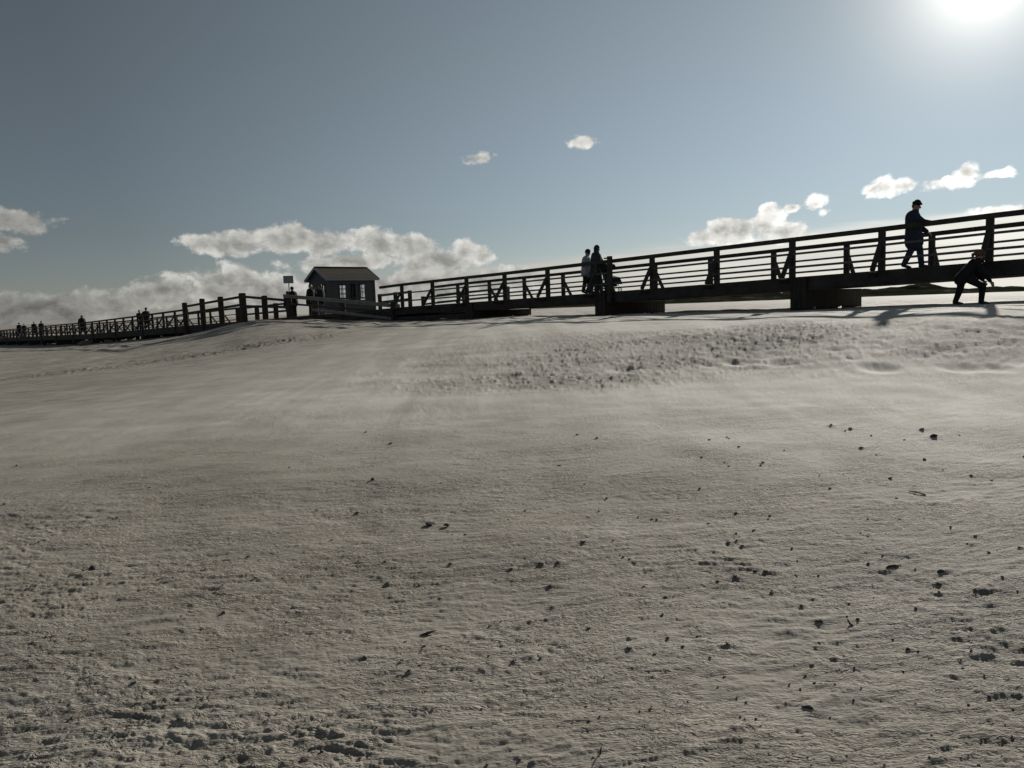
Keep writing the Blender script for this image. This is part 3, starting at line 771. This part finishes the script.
# people by the hut
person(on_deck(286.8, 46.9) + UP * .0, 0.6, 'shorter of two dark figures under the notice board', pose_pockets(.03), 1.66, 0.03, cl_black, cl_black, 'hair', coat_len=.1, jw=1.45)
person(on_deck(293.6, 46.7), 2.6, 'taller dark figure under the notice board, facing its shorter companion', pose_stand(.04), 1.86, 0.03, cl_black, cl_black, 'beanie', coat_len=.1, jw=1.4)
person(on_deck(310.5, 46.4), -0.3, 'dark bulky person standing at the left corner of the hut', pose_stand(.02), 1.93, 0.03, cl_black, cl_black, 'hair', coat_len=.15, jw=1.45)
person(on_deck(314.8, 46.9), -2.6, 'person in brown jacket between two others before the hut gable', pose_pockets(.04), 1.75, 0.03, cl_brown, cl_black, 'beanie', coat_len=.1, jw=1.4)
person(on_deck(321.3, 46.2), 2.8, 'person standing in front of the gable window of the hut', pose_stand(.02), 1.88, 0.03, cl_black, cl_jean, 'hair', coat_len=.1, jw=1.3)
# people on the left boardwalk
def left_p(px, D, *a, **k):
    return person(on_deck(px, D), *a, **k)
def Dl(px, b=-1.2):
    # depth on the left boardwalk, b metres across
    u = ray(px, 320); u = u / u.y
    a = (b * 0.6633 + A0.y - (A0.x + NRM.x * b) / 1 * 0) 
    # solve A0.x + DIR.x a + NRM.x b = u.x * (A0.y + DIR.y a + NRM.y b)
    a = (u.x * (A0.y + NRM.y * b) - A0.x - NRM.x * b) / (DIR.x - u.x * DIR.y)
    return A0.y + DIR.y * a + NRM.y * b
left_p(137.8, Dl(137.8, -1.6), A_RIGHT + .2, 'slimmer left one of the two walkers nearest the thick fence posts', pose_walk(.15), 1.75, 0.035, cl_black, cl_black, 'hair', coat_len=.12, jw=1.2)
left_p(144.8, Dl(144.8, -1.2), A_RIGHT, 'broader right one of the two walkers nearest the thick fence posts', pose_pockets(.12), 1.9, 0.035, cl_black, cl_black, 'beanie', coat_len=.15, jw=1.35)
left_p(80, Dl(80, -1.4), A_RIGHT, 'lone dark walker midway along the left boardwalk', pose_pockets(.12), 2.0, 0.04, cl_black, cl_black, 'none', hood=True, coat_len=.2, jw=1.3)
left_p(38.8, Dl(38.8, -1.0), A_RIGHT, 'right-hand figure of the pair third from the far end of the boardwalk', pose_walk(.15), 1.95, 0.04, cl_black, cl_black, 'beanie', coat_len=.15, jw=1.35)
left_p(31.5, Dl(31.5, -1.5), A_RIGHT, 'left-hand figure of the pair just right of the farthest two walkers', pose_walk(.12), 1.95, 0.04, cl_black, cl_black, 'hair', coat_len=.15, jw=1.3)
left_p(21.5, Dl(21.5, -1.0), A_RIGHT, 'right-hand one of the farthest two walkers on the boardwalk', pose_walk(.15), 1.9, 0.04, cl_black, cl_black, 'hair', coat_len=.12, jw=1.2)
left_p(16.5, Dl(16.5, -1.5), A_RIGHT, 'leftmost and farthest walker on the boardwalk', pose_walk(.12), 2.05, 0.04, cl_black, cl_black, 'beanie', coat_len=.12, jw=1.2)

# ------------------------------------------------------------------ heaps at the piles
def lump(name, rx, ry, rz, mat, seed, sub=3, amp=0.3):
    bm = bmesh.new(); bmesh.ops.create_icosphere(bm, subdivisions=sub, radius=1)
    rnd = random.Random(seed); ph = [Vector((rnd.uniform(-5, 5), rnd.uniform(-5, 5), rnd.uniform(-5, 5))) for _ in range(3)]
    from mathutils import noise as mn
    for v in bm.verts:
        d = 1 + amp * mn.noise(v.co * 1.2 + ph[0]) * 1.6 + amp * 0.6 * mn.noise(v.co * 3 + ph[1])
        v.co = Vector((v.co.x * rx * d, v.co.y * ry * d, v.co.z * rz * d))
    me = bpy.data.meshes.new(name); bm.to_mesh(me); bm.free(); me.materials.append(mat)
    me.polygons.foreach_set('use_smooth', [True] * len(me.polygons))
    return me
for px, py, D, w, h, lb in ((86, 347.5, 68, .55, .33, 'larger dark heap of sand and stones before the left boardwalk piles'), (109, 344, 66, .4, .22, 'smaller sand heap just right of the larger one by the boardwalk piles')):
    me = lump('sand_heap', w, w, h, clodm, int(px), 3, .25); o = bpy.data.objects.new('sand_heap', me); link(o)
    p = at(px, py, D); o.location = (p.x, p.y, gz(p.x, p.y) + h * .35); tag(o, lb, 'sand heap', 'sand heaps by the piles')

# ------------------------------------------------------------------ small things on the sand
LIST = [(736,514,6),(736.5,534,4),(753,532,5),(729,544,4),(737,541,5),(742,547,5),(735,578,7),(717,582,5),(765.6,572,6),(796,577,5),(772,594,5),(813,600,5),(802,609,6),
 (697.5,628,6),(697,637.5,4),(668,639,5),(683,647,5),(728,648,6),(819,644,5),(812,667,6),(835,661,4),(854,669,6),(786,706,5),(745,722,5),(733,730,8),(868,566,6),(885,572.5,5),(874,599,4),(849,605,5),
 (830.5,426.6,7),(850,429,5),(922,430,6),(861.6,449,6),(972,477,6),(976,537,5),(968,545,7),(1020,549,6),(939,585,7),(1002,579,6),(974.6,593,5),
 (357.6,514.6,7),(583,543,9),(540.7,565.6,7),(558,564,8),(496.8,581,6),(511,571.4,5),(550.4,588,8),(552.4,609,9),(529,622.7,7),(546.6,620.6,6),(365,661,10),(409,675,7),(628.6,651.4,9),(450,566.4,7),(388,585.5,6),(588.5,630,6),(489,657,6),(514,661.7,7),(540.7,659,5),
 (223.5,615,7),(134.4,685,8),(73,721.7,9),(180,720.7,9),(225,760,8),(520,762,7),(440,600,5),(900,520,4),(630,560,4),(600,720,5),(960,660,5),(990,700,6),(930,760,5)]
clod_meshes = [lump('sand_clod', 1, .75, .6, clodm, 100 + i, 2, .75) for i in range(8)]
def put_small(me, name, px, py, wpx, squash=1.0, sink=.25, mult=1.0):
    p = on_ground(px, py); r = wpx / 2 * p.y / F_PX * mult
    o = bpy.data.objects.new(name, me); link(o); o.location = p + UP * (r * .5 * squash * (1 - sink))
    o.scale = (r, r, r * squash); o.rotation_euler = (random.uniform(-.3, .3), random.uniform(-.3, .3), random.uniform(0, 6.28))
    return o, p, r
for (px, py, w) in LIST:
    o, p, r = put_small(random.choice(clod_meshes), 'sand_clod', px, py, w, random.uniform(.7, 1.1), mult=0.72)
    tag(o, 'small clod of crusted sand lying loose on the beach', 'clod', 'clods strewn over the beach')
    bumps.append((p.x, p.y, r * 1.6))
clodl = simple('pale sand crust', (0.20, 0.185, 0.15), (0.34, 0.31, 0.25), 60, 0.95, 0.6, 160, dist=0.005, spec=0.1)
clod_light = [lump('sand_clod', 1, .8, .5, clodl, 300 + i, 2, .8) for i in range(6)]
for i in range(185):
    py = 768 - (random.random() ** 1.1) * 340; px = random.uniform(0, 1024)
    if px < 420 and random.random() < .45: px = random.uniform(560, 1024)
    o, p, r = put_small(random.choice(clod_light if i % 5 < 3 else clod_meshes), 'sand_clod', px, py, random.uniform(1.6, 3.6), random.uniform(.7, 1.1))
    tag(o, 'small clod of crusted sand lying loose on the beach', 'clod', 'clods strewn over the beach')
for (px, py, w, sq, lb) in ((809, 709, 12, .75, 'largest round black pebble, low in the right half of the foreground'),
                            (819, 623, 11, .7, 'jagged dark stone above the large round pebble'),
                            (933, 437.6, 9, .8, 'dark stone farthest out on the smooth sand at right'),
                            (940.6, 573.5, 9, .8, 'dark stone with a smaller clod just below it at right'),
                            (908, 651, 6, .7, 'lone oval dark pebble right of the jagged stone')):
    o, p, r = put_small(lump('pebble', 1, .8, .75, pebm, int(px), 3, .4), 'pebble', px, py, w, sq, .6, 0.85)
    tag(o, lb, 'pebble'); bumps.append((p.x, p.y, r * 1.3))
def shellmesh(seed):
    m = MB(); n = 14; rings = 6; v = []; 
    for i in range(rings + 1):
        t = i / rings
        for k in range(n + 1):
            a = -1.1 + 2.2 * k / n; rr = t
            v.append(Vector((rr * math.cos(a) * 1.0 - .4, rr * math.sin(a) * .8, .38 * math.sqrt(max(0, 1 - (2 * t - .9) ** 2 * .8)) * math.cos(a * .9) + .012 * math.cos(9 * k))))
    f = [(i * (n + 1) + k, (i + 1) * (n + 1) + k, (i + 1) * (n + 1) + k + 1, i * (n + 1) + k + 1) for i in range(rings) for k in range(n)]
    me = bpy.data.meshes.new('shell'); me.from_pydata([tuple(q) for q in v], [], f); me.update(); me.materials.append(shellm)
    me.polygons.foreach_set('use_smooth', [True] * len(me.polygons)); return me
for (px, py, w, sq, rz, lb) in ((431.5, 525.8, 19, .55, 2.9, 'larger dark half shell, left one of the touching pair'), (446, 527, 12, .8, .3, 'smaller dark rounded shell, right one of the touching pair'), (92.5, 572.5, 13, 1.3, .8, 'upturned dark shell standing alone on the sand far left')):
    o, p, r = put_small(shellmesh(1), 'shell', px, py, w, sq, .6, 1.15); o.rotation_euler = (0.1, -.1 if px > 100 else -.7, rz); tag(o, lb, 'shell')
    so = o.modifiers.new('s', 'SOLIDIFY'); so.thickness = .05
def twig(px, py, pts, r, mat, lb):
    p = on_ground(px, py); m = MB(); m.tube([p + Vector(q) for q in pts], r, 8); o = m.build('twig', mat, None, True, origin=p); tag(o, lb, 'twig')
twig(917, 494, [(-.03, .05, .008), (-.01, .01, .012), (.01, -.03, .010), (.03, -.06, .006)], [.004, .005, .005, .003], twigm, 'pale bent twig lying on the smooth sand at right')
twig(893, 568, [(-.045, -.02, .004), (-.02, 0, .006), (.01, 0, .007), (.035, .01, .004)], [.003, .007, .008, .004], twigd, 'dark arched twig between two clods on the right')
twig(428, 635, [(-.035, -.01, .002), (0, 0, .007), (.035, .018, .012)], [.003, .007, .004], twigd, 'dark flat twig low in the middle of the foreground')
twig(850, 626, [(-.006, .01, .022), (0, 0, .006), (.010, -.02, .0)], [.003, .005, .003], twigd, 'short dark twig sticking up beside the jagged stone')
twig(600, 757, [(0, 0, -.01), (.003, .004, .015), (.006, .0, .026)], [.004, .003, .002], twigd, 'thin upright twig at the bottom edge of the beach')

# ------------------------------------------------------------------ sand sheet
def sand_material():
    m, nt, bs = newmat('wind blown sand')
    tc = N(nt, 'ShaderNodeTexCoord'); ob = tc.outputs['Object']
    big = noise_node(nt, 0.22, 4, 0.55, ob, (1, 1.9, 1), (0, 0, 0.5))
    med = noise_node(nt, 1.6, 5, 0.6, ob, (1, 1.8, 1), (0, 0, 0.15))
    fine = noise_node(nt, 55, 4, 0.65, ob)
    strk = noise_node(nt, 0.7, 4, 0.6, ob, (2.6, 0.28, 1), (0, 0, -0.75), 0.4)
    s = mathn(nt, 'ADD', mathn(nt, 'MULTIPLY', big.outputs[0], 0.40), mathn(nt, 'MULTIPLY', med.outputs[0], 0.25))
    s = mathn(nt, 'ADD', s, mathn(nt, 'MULTIPLY', fine.outputs[0], 0.15))
    s = mathn(nt, 'ADD', s, mathn(nt, 'MULTIPLY', strk.outputs[0], 0.20))
    col = ramp(nt, s, [(0.36, (0.262, 0.232, 0.182)), (0.50, (0.362, 0.328, 0.270)), (0.64, (0.462, 0.425, 0.36))])
    at_ = N(nt, 'ShaderNodeAttribute'); at_.attribute_name = 'crust'
    mx = N(nt, 'ShaderNodeMix', data_type='RGBA', blend_type='MULTIPLY')
    k = noise_node(nt, 5.0, 5, 0.7, ob, (0.9, 2.6, 1))
    km = ramp(nt, k.outputs[0], [(0.42, (1, 1, 1)), (0.60, (0.26, 0.25, 0.24))])
    nt.links.new(at_.outputs['Fac'], mx.inputs[0]); nt.links.new(col.outputs[0], mx.inputs[6]); nt.links.new(km.outputs[0], mx.inputs[7])
    dr = N(nt, 'ShaderNodeAttribute'); dr.attribute_name = 'drift_sheen'
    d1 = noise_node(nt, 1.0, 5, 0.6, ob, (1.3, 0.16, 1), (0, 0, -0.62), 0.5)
    drift_sheen_col = ramp(nt, d1.outputs[0], [(0.34, (0.57, 0.53, 0.45)), (0.62, (0.80, 0.755, 0.66))])  # dry drift sand, with the haze and sheen of blowing sand painted in
    my = N(nt, 'ShaderNodeMix', data_type='RGBA'); nt.links.new(dr.outputs['Fac'], my.inputs[0]); nt.links.new(mx.outputs[2], my.inputs[6]); nt.links.new(drift_sheen_col.outputs[0], my.inputs[7])
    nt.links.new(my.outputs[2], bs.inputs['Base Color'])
    bs.inputs['Roughness'].default_value = 0.85; bs.inputs['Specular IOR Level'].default_value = 0.24
    # fine relief: crust lines across the view and grain
    r1 = noise_node(nt, 1.0, 5, 0.6, ob, (15, 32, 15), (0, 0, 0.12), 1.0)
    r2 = noise_node(nt, 1.0, 4, 0.6, ob, (40, 80, 40), (0, 0, 0.05), 0.8)
    g = noise_node(nt, 260, 2, 0.6, ob)
    cz = noise_node(nt, 1.0, 3, 0.55, ob, (11, 30, 11), (0, 0, 0.10), 1.3)
    cr_ = mathn(nt, 'MULTIPLY', mathn(nt, 'ABSOLUTE', mathn(nt, 'SUBTRACT', cz.outputs[0], 0.5)), 9.0, clamp=True)
    cm = ramp(nt, noise_node(nt, 1.4, 4, 0.6, ob, (1, 1.6, 1)).outputs[0], [(0.38, (0.15, 0.15, 0.15)), (0.58, (1, 1, 1))])
    h = mathn(nt, 'ADD', mathn(nt, 'MULTIPLY', r1.outputs[0], 0.9), mathn(nt, 'MULTIPLY', r2.outputs[0], 0.22))
    h = mathn(nt, 'ADD', h, mathn(nt, 'MULTIPLY', mathn(nt, 'MULTIPLY', cr_, cm.outputs[0]), 0.75))
    h = mathn(nt, 'ADD', h, mathn(nt, 'MULTIPLY', g.outputs[0], 0.10))
    b = N(nt, 'ShaderNodeBump'); nt.links.new(mathn(nt, 'MULTIPLY', mathn(nt, 'MULTIPLY_ADD', dr.outputs['Fac'], -0.7, 1.0), mathn(nt, 'MULTIPLY_ADD', cm.outputs[0], 0.6, 0.4)), b.inputs['Strength']); b.inputs['Distance'].default_value = 0.0125
    nt.links.new(h, b.inputs['Height']); nt.links.new(b.outputs[0], bs.inputs['Normal'])
    return m
az = np.concatenate([np.linspace(-PI, -0.85, 60, endpoint=False), np.linspace(-0.85, -0.66, 40, endpoint=False), np.linspace(-0.66, 0.66, 900, endpoint=False), np.linspace(0.66, 0.85, 40, endpoint=False), np.linspace(0.85, PI, 60, endpoint=False)])
rr = [0.4]
while rr[-1] < 1.8: rr.append(rr[-1] * 1.08)
while rr[-1] < 9: rr.append(rr[-1] * 1.0036)
while rr[-1] < 75: rr.append(rr[-1] * 1.009)
while rr[-1] < 9000: rr.append(rr[-1] * 1.09)
rr = np.array(rr); nr, na = len(rr), len(az)
RR, AZ = np.meshgrid(rr, az, indexing='ij'); gx = (RR * np.sin(AZ)).ravel(); gy = (RR * np.cos(AZ)).ravel()
gzv = ground_z(gx, gy)
for (bx, by, br_) in bumps:      # wind tails: a little sand piled round and behind each stone
    sel = np.where((np.abs(gx - bx) < br_ * 8) & (np.abs(gy - by) < br_ * 8))[0]
    if len(sel):
        dx = gx[sel] - bx; dy = gy[sel] - by; u = dx * .88 + dy * .47; v = -dx * .47 + dy * .88
        gzv[sel] += 0.45 * br_ * np.exp(-(v / (br_ * 1.1)) ** 2) * np.exp(-np.where(u > 0, u / (br_ * 4.0), -u / (br_ * .8)))
cr, ft, nrx = rough_mask(gx, gy)
verts = np.stack([gx, gy, gzv], 1)
verts = np.concatenate([verts, [[0, 0, float(ground_z(0.01, 0.01)[0])]]])
i0 = np.arange(nr - 1)[:, None] * na; j = np.arange(na)[None]; jn = (j + 1) % na
quads = np.stack([i0 + j, i0 + jn, i0 + na + jn, i0 + na + j], -1).reshape(-1, 4)[:, ::-1]
tris = np.stack([np.full(na, nr * na), jn[0], j[0]], -1)[:, ::-1]
me = bpy.data.meshes.new('sand')
me.vertices.add(len(verts)); me.vertices.foreach_set('co', verts.ravel())
me.loops.add(quads.size + tris.size); me.loops.foreach_set('vertex_index', np.concatenate([quads.ravel(), tris.ravel()]).astype(np.int32))
me.polygons.add(len(quads) + len(tris))
ls = np.concatenate([np.arange(len(quads)) * 4, len(quads) * 4 + np.arange(len(tris)) * 3]).astype(np.int32)
me.polygons.foreach_set('loop_start', ls)
me.update(calc_edges=True); me.validate()
me.polygons.foreach_set('use_smooth', [True] * len(me.polygons))
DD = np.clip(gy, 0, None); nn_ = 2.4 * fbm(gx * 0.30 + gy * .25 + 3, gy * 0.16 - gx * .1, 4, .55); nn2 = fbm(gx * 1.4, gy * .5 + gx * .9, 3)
drift_sheen = sstep(5.2, 10.5, DD + nn_ + 0.9 * nn2 + 0.10 * gx) * (1 - 0.75 * np.clip(cr + ft * .8, 0, 1)) * (1 - 0.45 * sstep(18, 30, DD - gx * .3) ) * (0.08 + 0.92 * sstep(-9, 2, gx - DD * .08 + 2.5)) * (1 - 0.22 * sstep(3, 8, gx))  # mask for paler drift sand that also carries the painted airborne-sand sheen
a_ = me.attributes.new('drift_sheen', 'FLOAT', 'POINT'); a_.data.foreach_set('value', np.clip(np.concatenate([drift_sheen, [0]]), 0, 1).astype(np.float32))
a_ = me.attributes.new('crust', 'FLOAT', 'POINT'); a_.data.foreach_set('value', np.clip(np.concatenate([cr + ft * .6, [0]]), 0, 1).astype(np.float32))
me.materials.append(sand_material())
if me.polygons[1000].normal.z < 0: me.flip_normals()
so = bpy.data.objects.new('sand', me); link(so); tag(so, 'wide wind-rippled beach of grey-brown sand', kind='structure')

# ------------------------------------------------------------------ distant dunes
def dune_material():
    m, nt, bs = newmat('dune grass and sand')
    n = noise_node(nt, 0.09, 5, 0.65, None, (1, 1, 3))
    r = ramp(nt, n.outputs[0], [(0.40, (0.022, 0.026, 0.018)), (0.60, (0.05, 0.052, 0.035)), (0.72, (0.16, 0.15, 0.12))])
    nt.links.new(r.outputs[0], bs.inputs['Base Color']); bs.inputs['Roughness'].default_value = 1.0; bs.inputs['Specular IOR Level'].default_value = 0.0
    n2 = noise_node(nt, 0.8, 5, 0.7); b = N(nt, 'ShaderNodeBump'); b.inputs['Strength'].default_value = 1; b.inputs['Distance'].default_value = 0.8
    nt.links.new(n2.outputs[0], b.inputs['Height']); nt.links.new(b.outputs[0], bs.inputs['Normal'])
    return m
nx, ny = 420, 36; xs = np.linspace(10, 520, nx); ys = np.linspace(300, 400, ny)
DX, DY = np.meshgrid(xs, ys, indexing='ij')
env = np.sin(np.clip((DY - 300) / 100, 0, 1) * PI) ** 0.7
hz_ = (2.0 + 4.2 * fbm(DX * 0.028, DY * 0.02, 4, 0.55) + 1.6 * fbm(DX * 0.12, DY * .05, 3)) * env * (0.35 + 0.65 * sstep(20, 70, DX))
hz_ = np.maximum(hz_ + 0.7, 0.0) * env * 1.0 - 0.35
z0 = base_z(DX.ravel(), DY.ravel()).reshape(DX.shape)
vs = np.stack([DX.ravel(), DY.ravel(), (z0 + hz_).ravel()], 1)
fs = [(i * ny + j, (i + 1) * ny + j, (i + 1) * ny + j + 1, i * ny + j + 1) for i in range(nx - 1) for j in range(ny - 1)]
du = mk('dunes', vs.tolist(), fs, dune_material(), None, True); tag(du, 'low dark grassy dunes along the horizon at right', kind='structure')

#@D
# ------------------------------------------------------------------ world
W = bpy.data.worlds.new('World'); C.world = W; W.use_nodes = True
nt = W.node_tree; nt.nodes.clear()
out = N(nt, 'ShaderNodeOutputWorld'); bg = N(nt, 'ShaderNodeBackground'); nt.links.new(bg.outputs[0], out.inputs[0])
sky = N(nt, 'ShaderNodeTexSky', sky_type='NISHITA'); sky.sun_disc = False; sky.sun_elevation = SUN_EL; sky.sun_rotation = SUN_AZ
sky.air_density = 1.0; sky.dust_density = 0.0; sky.ozone_density = 1.0; sky.altitude = 0
tc = N(nt, 'ShaderNodeTexCoord'); gv = tc.outputs['Generated']
sep = N(nt, 'ShaderNodeSeparateXYZ'); nt.links.new(gv, sep.inputs[0])
AZn = mathn(nt, 'ARCTAN2', sep.outputs[0], sep.outputs[1]); ELn = mathn(nt, 'ARCSINE', sep.outputs[2])
def dirae(px, py): d = ray(px, py).normalized(); return math.atan2(d.x, d.y), math.asin(d.z)
comb = N(nt, 'ShaderNodeCombineXYZ'); nt.links.new(AZn, comb.inputs[0]); nt.links.new(mathn(nt, 'MULTIPLY', ELn, 1.25), comb.inputs[1])
cv = comb.outputs[0]
def cn(scale, detail, rough, off=(0, 0, 0), dist=0.0):
    mp = N(nt, 'ShaderNodeMapping'); mp.inputs['Location'].default_value = off; nt.links.new(cv, mp.inputs[0])
    n = N(nt, 'ShaderNodeTexNoise'); n.inputs['Scale'].default_value = scale; n.inputs['Detail'].default_value = detail; n.inputs['Roughness'].default_value = rough; n.inputs['Distortion'].default_value = dist
    nt.links.new(mp.outputs[0], n.inputs['Vector']); return n.outputs[0]
n1 = cn(25, 8, 0.60, (0, 0, 0), 0.15); n1b = cn(25, 8, 0.60, (-0.006, -0.011, 0), 0.15); n2 = cn(9, 4, 0.5, (3, 1, 0))
BL = [(8,222,44,14),(-8,240,26,12),
 (200,244,26,11),(238,242,36,14),(290,239,36,17),(325,243,42,15),(375,243,35,13),(408,247,34,14),(440,262,44,15),(464,252,15,12),(482,257,14,11),(355,262,70,10),
 (228,283,44,19),(165,294,46,17),(270,290,40,17),(60,310,100,19),(120,302,46,14),(360,290,70,18),(430,283,60,18),(500,280,60,14),(10,318,80,16),
 (484,158,18,5.5),(581,142,15,6),
 (732,232,30,17),(763,224,20,15),(788,233,32,11),(712,236,24,8),(766,211,10,7),(816,204,11,8),(822,212,8,5),(793,208,6,3),(880,188,20,9),(905,185,18,6),(948,183,28,7),(966,172,14,9),(996,175,24,5),(992,211,22,4)]
fmax = None
for (cx, cy, rx, ry) in BL:
    a0_, e0_ = dirae(cx, cy); sc_ = math.cos(a0_) ** 1.0 / F_PX
    rx_ = rx * math.cos(a0_) ** 2 / F_PX; ry_ = ry * math.cos(a0_) / F_PX
    # tilt with the camera roll is already in the directions; blobs are level in the sky
    u = mathn(nt, 'MULTIPLY', mathn(nt, 'SUBTRACT', AZn, a0_), 1 / rx_); v = mathn(nt, 'MULTIPLY', mathn(nt, 'SUBTRACT', ELn, e0_), 1 / ry_)
    d = mathn(nt, 'SQRT', mathn(nt, 'MULTIPLY_ADD', u, u, mathn(nt, 'MULTIPLY', v, v)))
    f = mathn(nt, 'MULTIPLY', mathn(nt, 'SUBTRACT', 1.0, d), min(1.0, 0.27 + ry / 22))
    fmax = f if fmax is None else mathn(nt, 'SMOOTH_MAX', fmax, f, 0.12)
def sub5(n, k): return mathn(nt, 'MULTIPLY', mathn(nt, 'SUBTRACT', n, 0.5), k)
dens = mathn(nt, 'ADD', fmax, sub5(n1, 2.2)); densb = mathn(nt, 'ADD', fmax, sub5(n1b, 2.2))
def mapr(src, a, b, c=0, d=1, smooth=True):
    m = N(nt, 'ShaderNodeMapRange'); m.interpolation_type = 'SMOOTHSTEP' if smooth else 'LINEAR'
    for i, v in enumerate((a, b, c, d)): m.inputs[i + 1].default_value = v
    nt.links.new(src, m.inputs[0]); return m.outputs[0]
alpha = mapr(dens, -0.08, 0.30)
relief = mapr(mathn(nt, 'SUBTRACT', dens, densb), -0.26, 0.26, 0.66, 1.34, False)
thick = mapr(dens, 0.0, 0.75, 1.12, 0.74)
# angle to the sun
dp = N(nt, 'ShaderNodeVectorMath', operation='DOT_PRODUCT'); nt.links.new(gv, dp.inputs[0]); dp.inputs[1].default_value = SUN
ang = mathn(nt, 'ARCCOSINE', mathn(nt, 'MINIMUM', dp.outputs['Value'], 1.0))
glow1 = mathn(nt, 'EXPONENT', mathn(nt, 'MULTIPLY', ang, -1 / 0.046))
glow2 = mathn(nt, 'EXPONENT', mathn(nt, 'MULTIPLY', ang, -1 / 0.22))
PAR = dict(g1=34.0, g2=2.2, c0=9.6, c2=36.0)
def colr(c): n = N(nt, 'ShaderNodeRGB'); n.outputs[0].default_value = (*c, 1); return n.outputs[0]
def vscale(c, s):
    n = N(nt, 'ShaderNodeVectorMath', operation='SCALE'); nt.links.new(c, n.inputs[0])
    if isinstance(s, (int, float)): n.inputs['Scale'].default_value = s
    else: nt.links.new(s, n.inputs['Scale'])
    return n.outputs[0]
def vadd(a, b): n = N(nt, 'ShaderNodeVectorMath', operation='ADD'); nt.links.new(a, n.inputs[0]); nt.links.new(b, n.inputs[1]); return n.outputs[0]
def vmix(f, a, b):
    n = N(nt, 'ShaderNodeMix', data_type='RGBA'); nt.links.new(f, n.inputs[0]); nt.links.new(a, n.inputs[6]); nt.links.new(b, n.inputs[7]); return n.outputs[2]
hs_ = N(nt, 'ShaderNodeHueSaturation'); hs_.inputs['Saturation'].default_value = 0.56; nt.links.new(sky.outputs[0], hs_.inputs['Color']); skyc = hs_.outputs[0]
tn = N(nt, 'ShaderNodeMix', data_type='RGBA', blend_type='MULTIPLY'); tn.inputs[0].default_value = 1.0
nt.links.new(skyc, tn.inputs[6]); nt.links.new(vmix(mapr(ELn, 0.0, 0.30, 0, 1, False), colr((0.91, 0.985, 1.13)), colr((0.95, 1.0, 0.975))), tn.inputs[7]); skyc = tn.outputs[2]
base = vadd(vscale(skyc, mapr(ang, 0.2, 1.0, 1.22, 0.64, False)), vscale(colr((1, .93, .80)), mathn(nt, 'ADD', mathn(nt, 'MULTIPLY', glow1, PAR['g1']), mathn(nt, 'MULTIPLY', glow2, PAR['g2']))))
# cloud light: brighter towards the sun
cb = mathn(nt, 'MULTIPLY_ADD', glow2, PAR['c2'], PAR['c0'])
cb = mathn(nt, 'MULTIPLY', mathn(nt, 'MULTIPLY', cb, relief), mathn(nt, 'MULTIPLY', thick, mathn(nt, 'MULTIPLY', mapr(AZn, -0.60, -0.34, 0.66, 1.0), mapr(ELn, 0.0, 0.07, 0.74, 1.0))))
cc = vscale(colr((1.0, 0.985, 0.925)), cb)
# low veil of stratus: its upper edge climbs to the right
edge = N(nt, 'ShaderNodeFloatCurve'); 
azs = [dirae(x, y) for x, y in ((420, 285), (520, 262), (660, 243), (800, 226), (1024, 205))]
e_lin = mathn(nt, 'MULTIPLY_ADD', AZn, (azs[-1][1] - azs[1][1]) / (azs[-1][0] - azs[1][0]), azs[1][1] - azs[1][0] * (azs[-1][1] - azs[1][1]) / (azs[-1][0] - azs[1][0]))
nt.nodes.remove(edge)
nb = cn(14, 5, 0.6, (7, 2, 0)); 
mp = N(nt, 'ShaderNodeMapping'); mp.inputs['Scale'].default_value = (6, 60, 1); nt.links.new(cv, mp.inputs[0]); nst = N(nt, 'ShaderNodeTexNoise'); nst.inputs['Scale'].default_value = 1.0; nst.inputs['Detail'].default_value = 5; nt.links.new(mp.outputs[0], nst.inputs['Vector'])
ee = mathn(nt, 'ADD', e_lin, sub5(nst.outputs[0], 0.022))
veil = mathn(nt, 'MULTIPLY', mapr(mathn(nt, 'SUBTRACT', ee, ELn), -0.006, 0.010), mapr(AZn, -0.20, 0.12, 0.55, 1.0))
veil = mathn(nt, 'MULTIPLY', veil, 0.85)
vb = mathn(nt, 'MULTIPLY', mathn(nt, 'MULTIPLY_ADD', glow2, PAR['c2'] * .9, PAR['c0'] * .95), mathn(nt, 'MULTIPLY', mapr(AZn, -0.35, 0.1, 0.62, 1.0), mapr(nst.outputs[0], 0.3, 0.7, 0.9, 1.1, False)))
c1 = vmix(veil, base, vscale(colr((1.0, 0.965, 0.87)), vb))
c2 = vmix(mathn(nt, 'MULTIPLY', alpha, 0.95), c1, cc)
nt.links.new(c2, bg.inputs[0]); bg.inputs[1].default_value = 0.0575

# ------------------------------------------------------------------ sun
sl = bpy.data.lights.new('sun', 'SUN'); sl.energy = 4.9; sl.angle = math.radians(0.9); sl.color = (1.0, 0.95, 0.88)
sun_o = bpy.data.objects.new('sun', sl); link(sun_o); sun_o.rotation_euler = SUN.to_track_quat('Z', 'Y').to_euler(); sun_o.location = (0, 0, 50)

C.view_settings.view_transform = 'Standard'; C.view_settings.look = 'None'; C.view_settings.gamma = 1
C.view_settings.use_curve_mapping = False; C.view_settings.exposure = -0.21
C.cycles.use_denoising = True
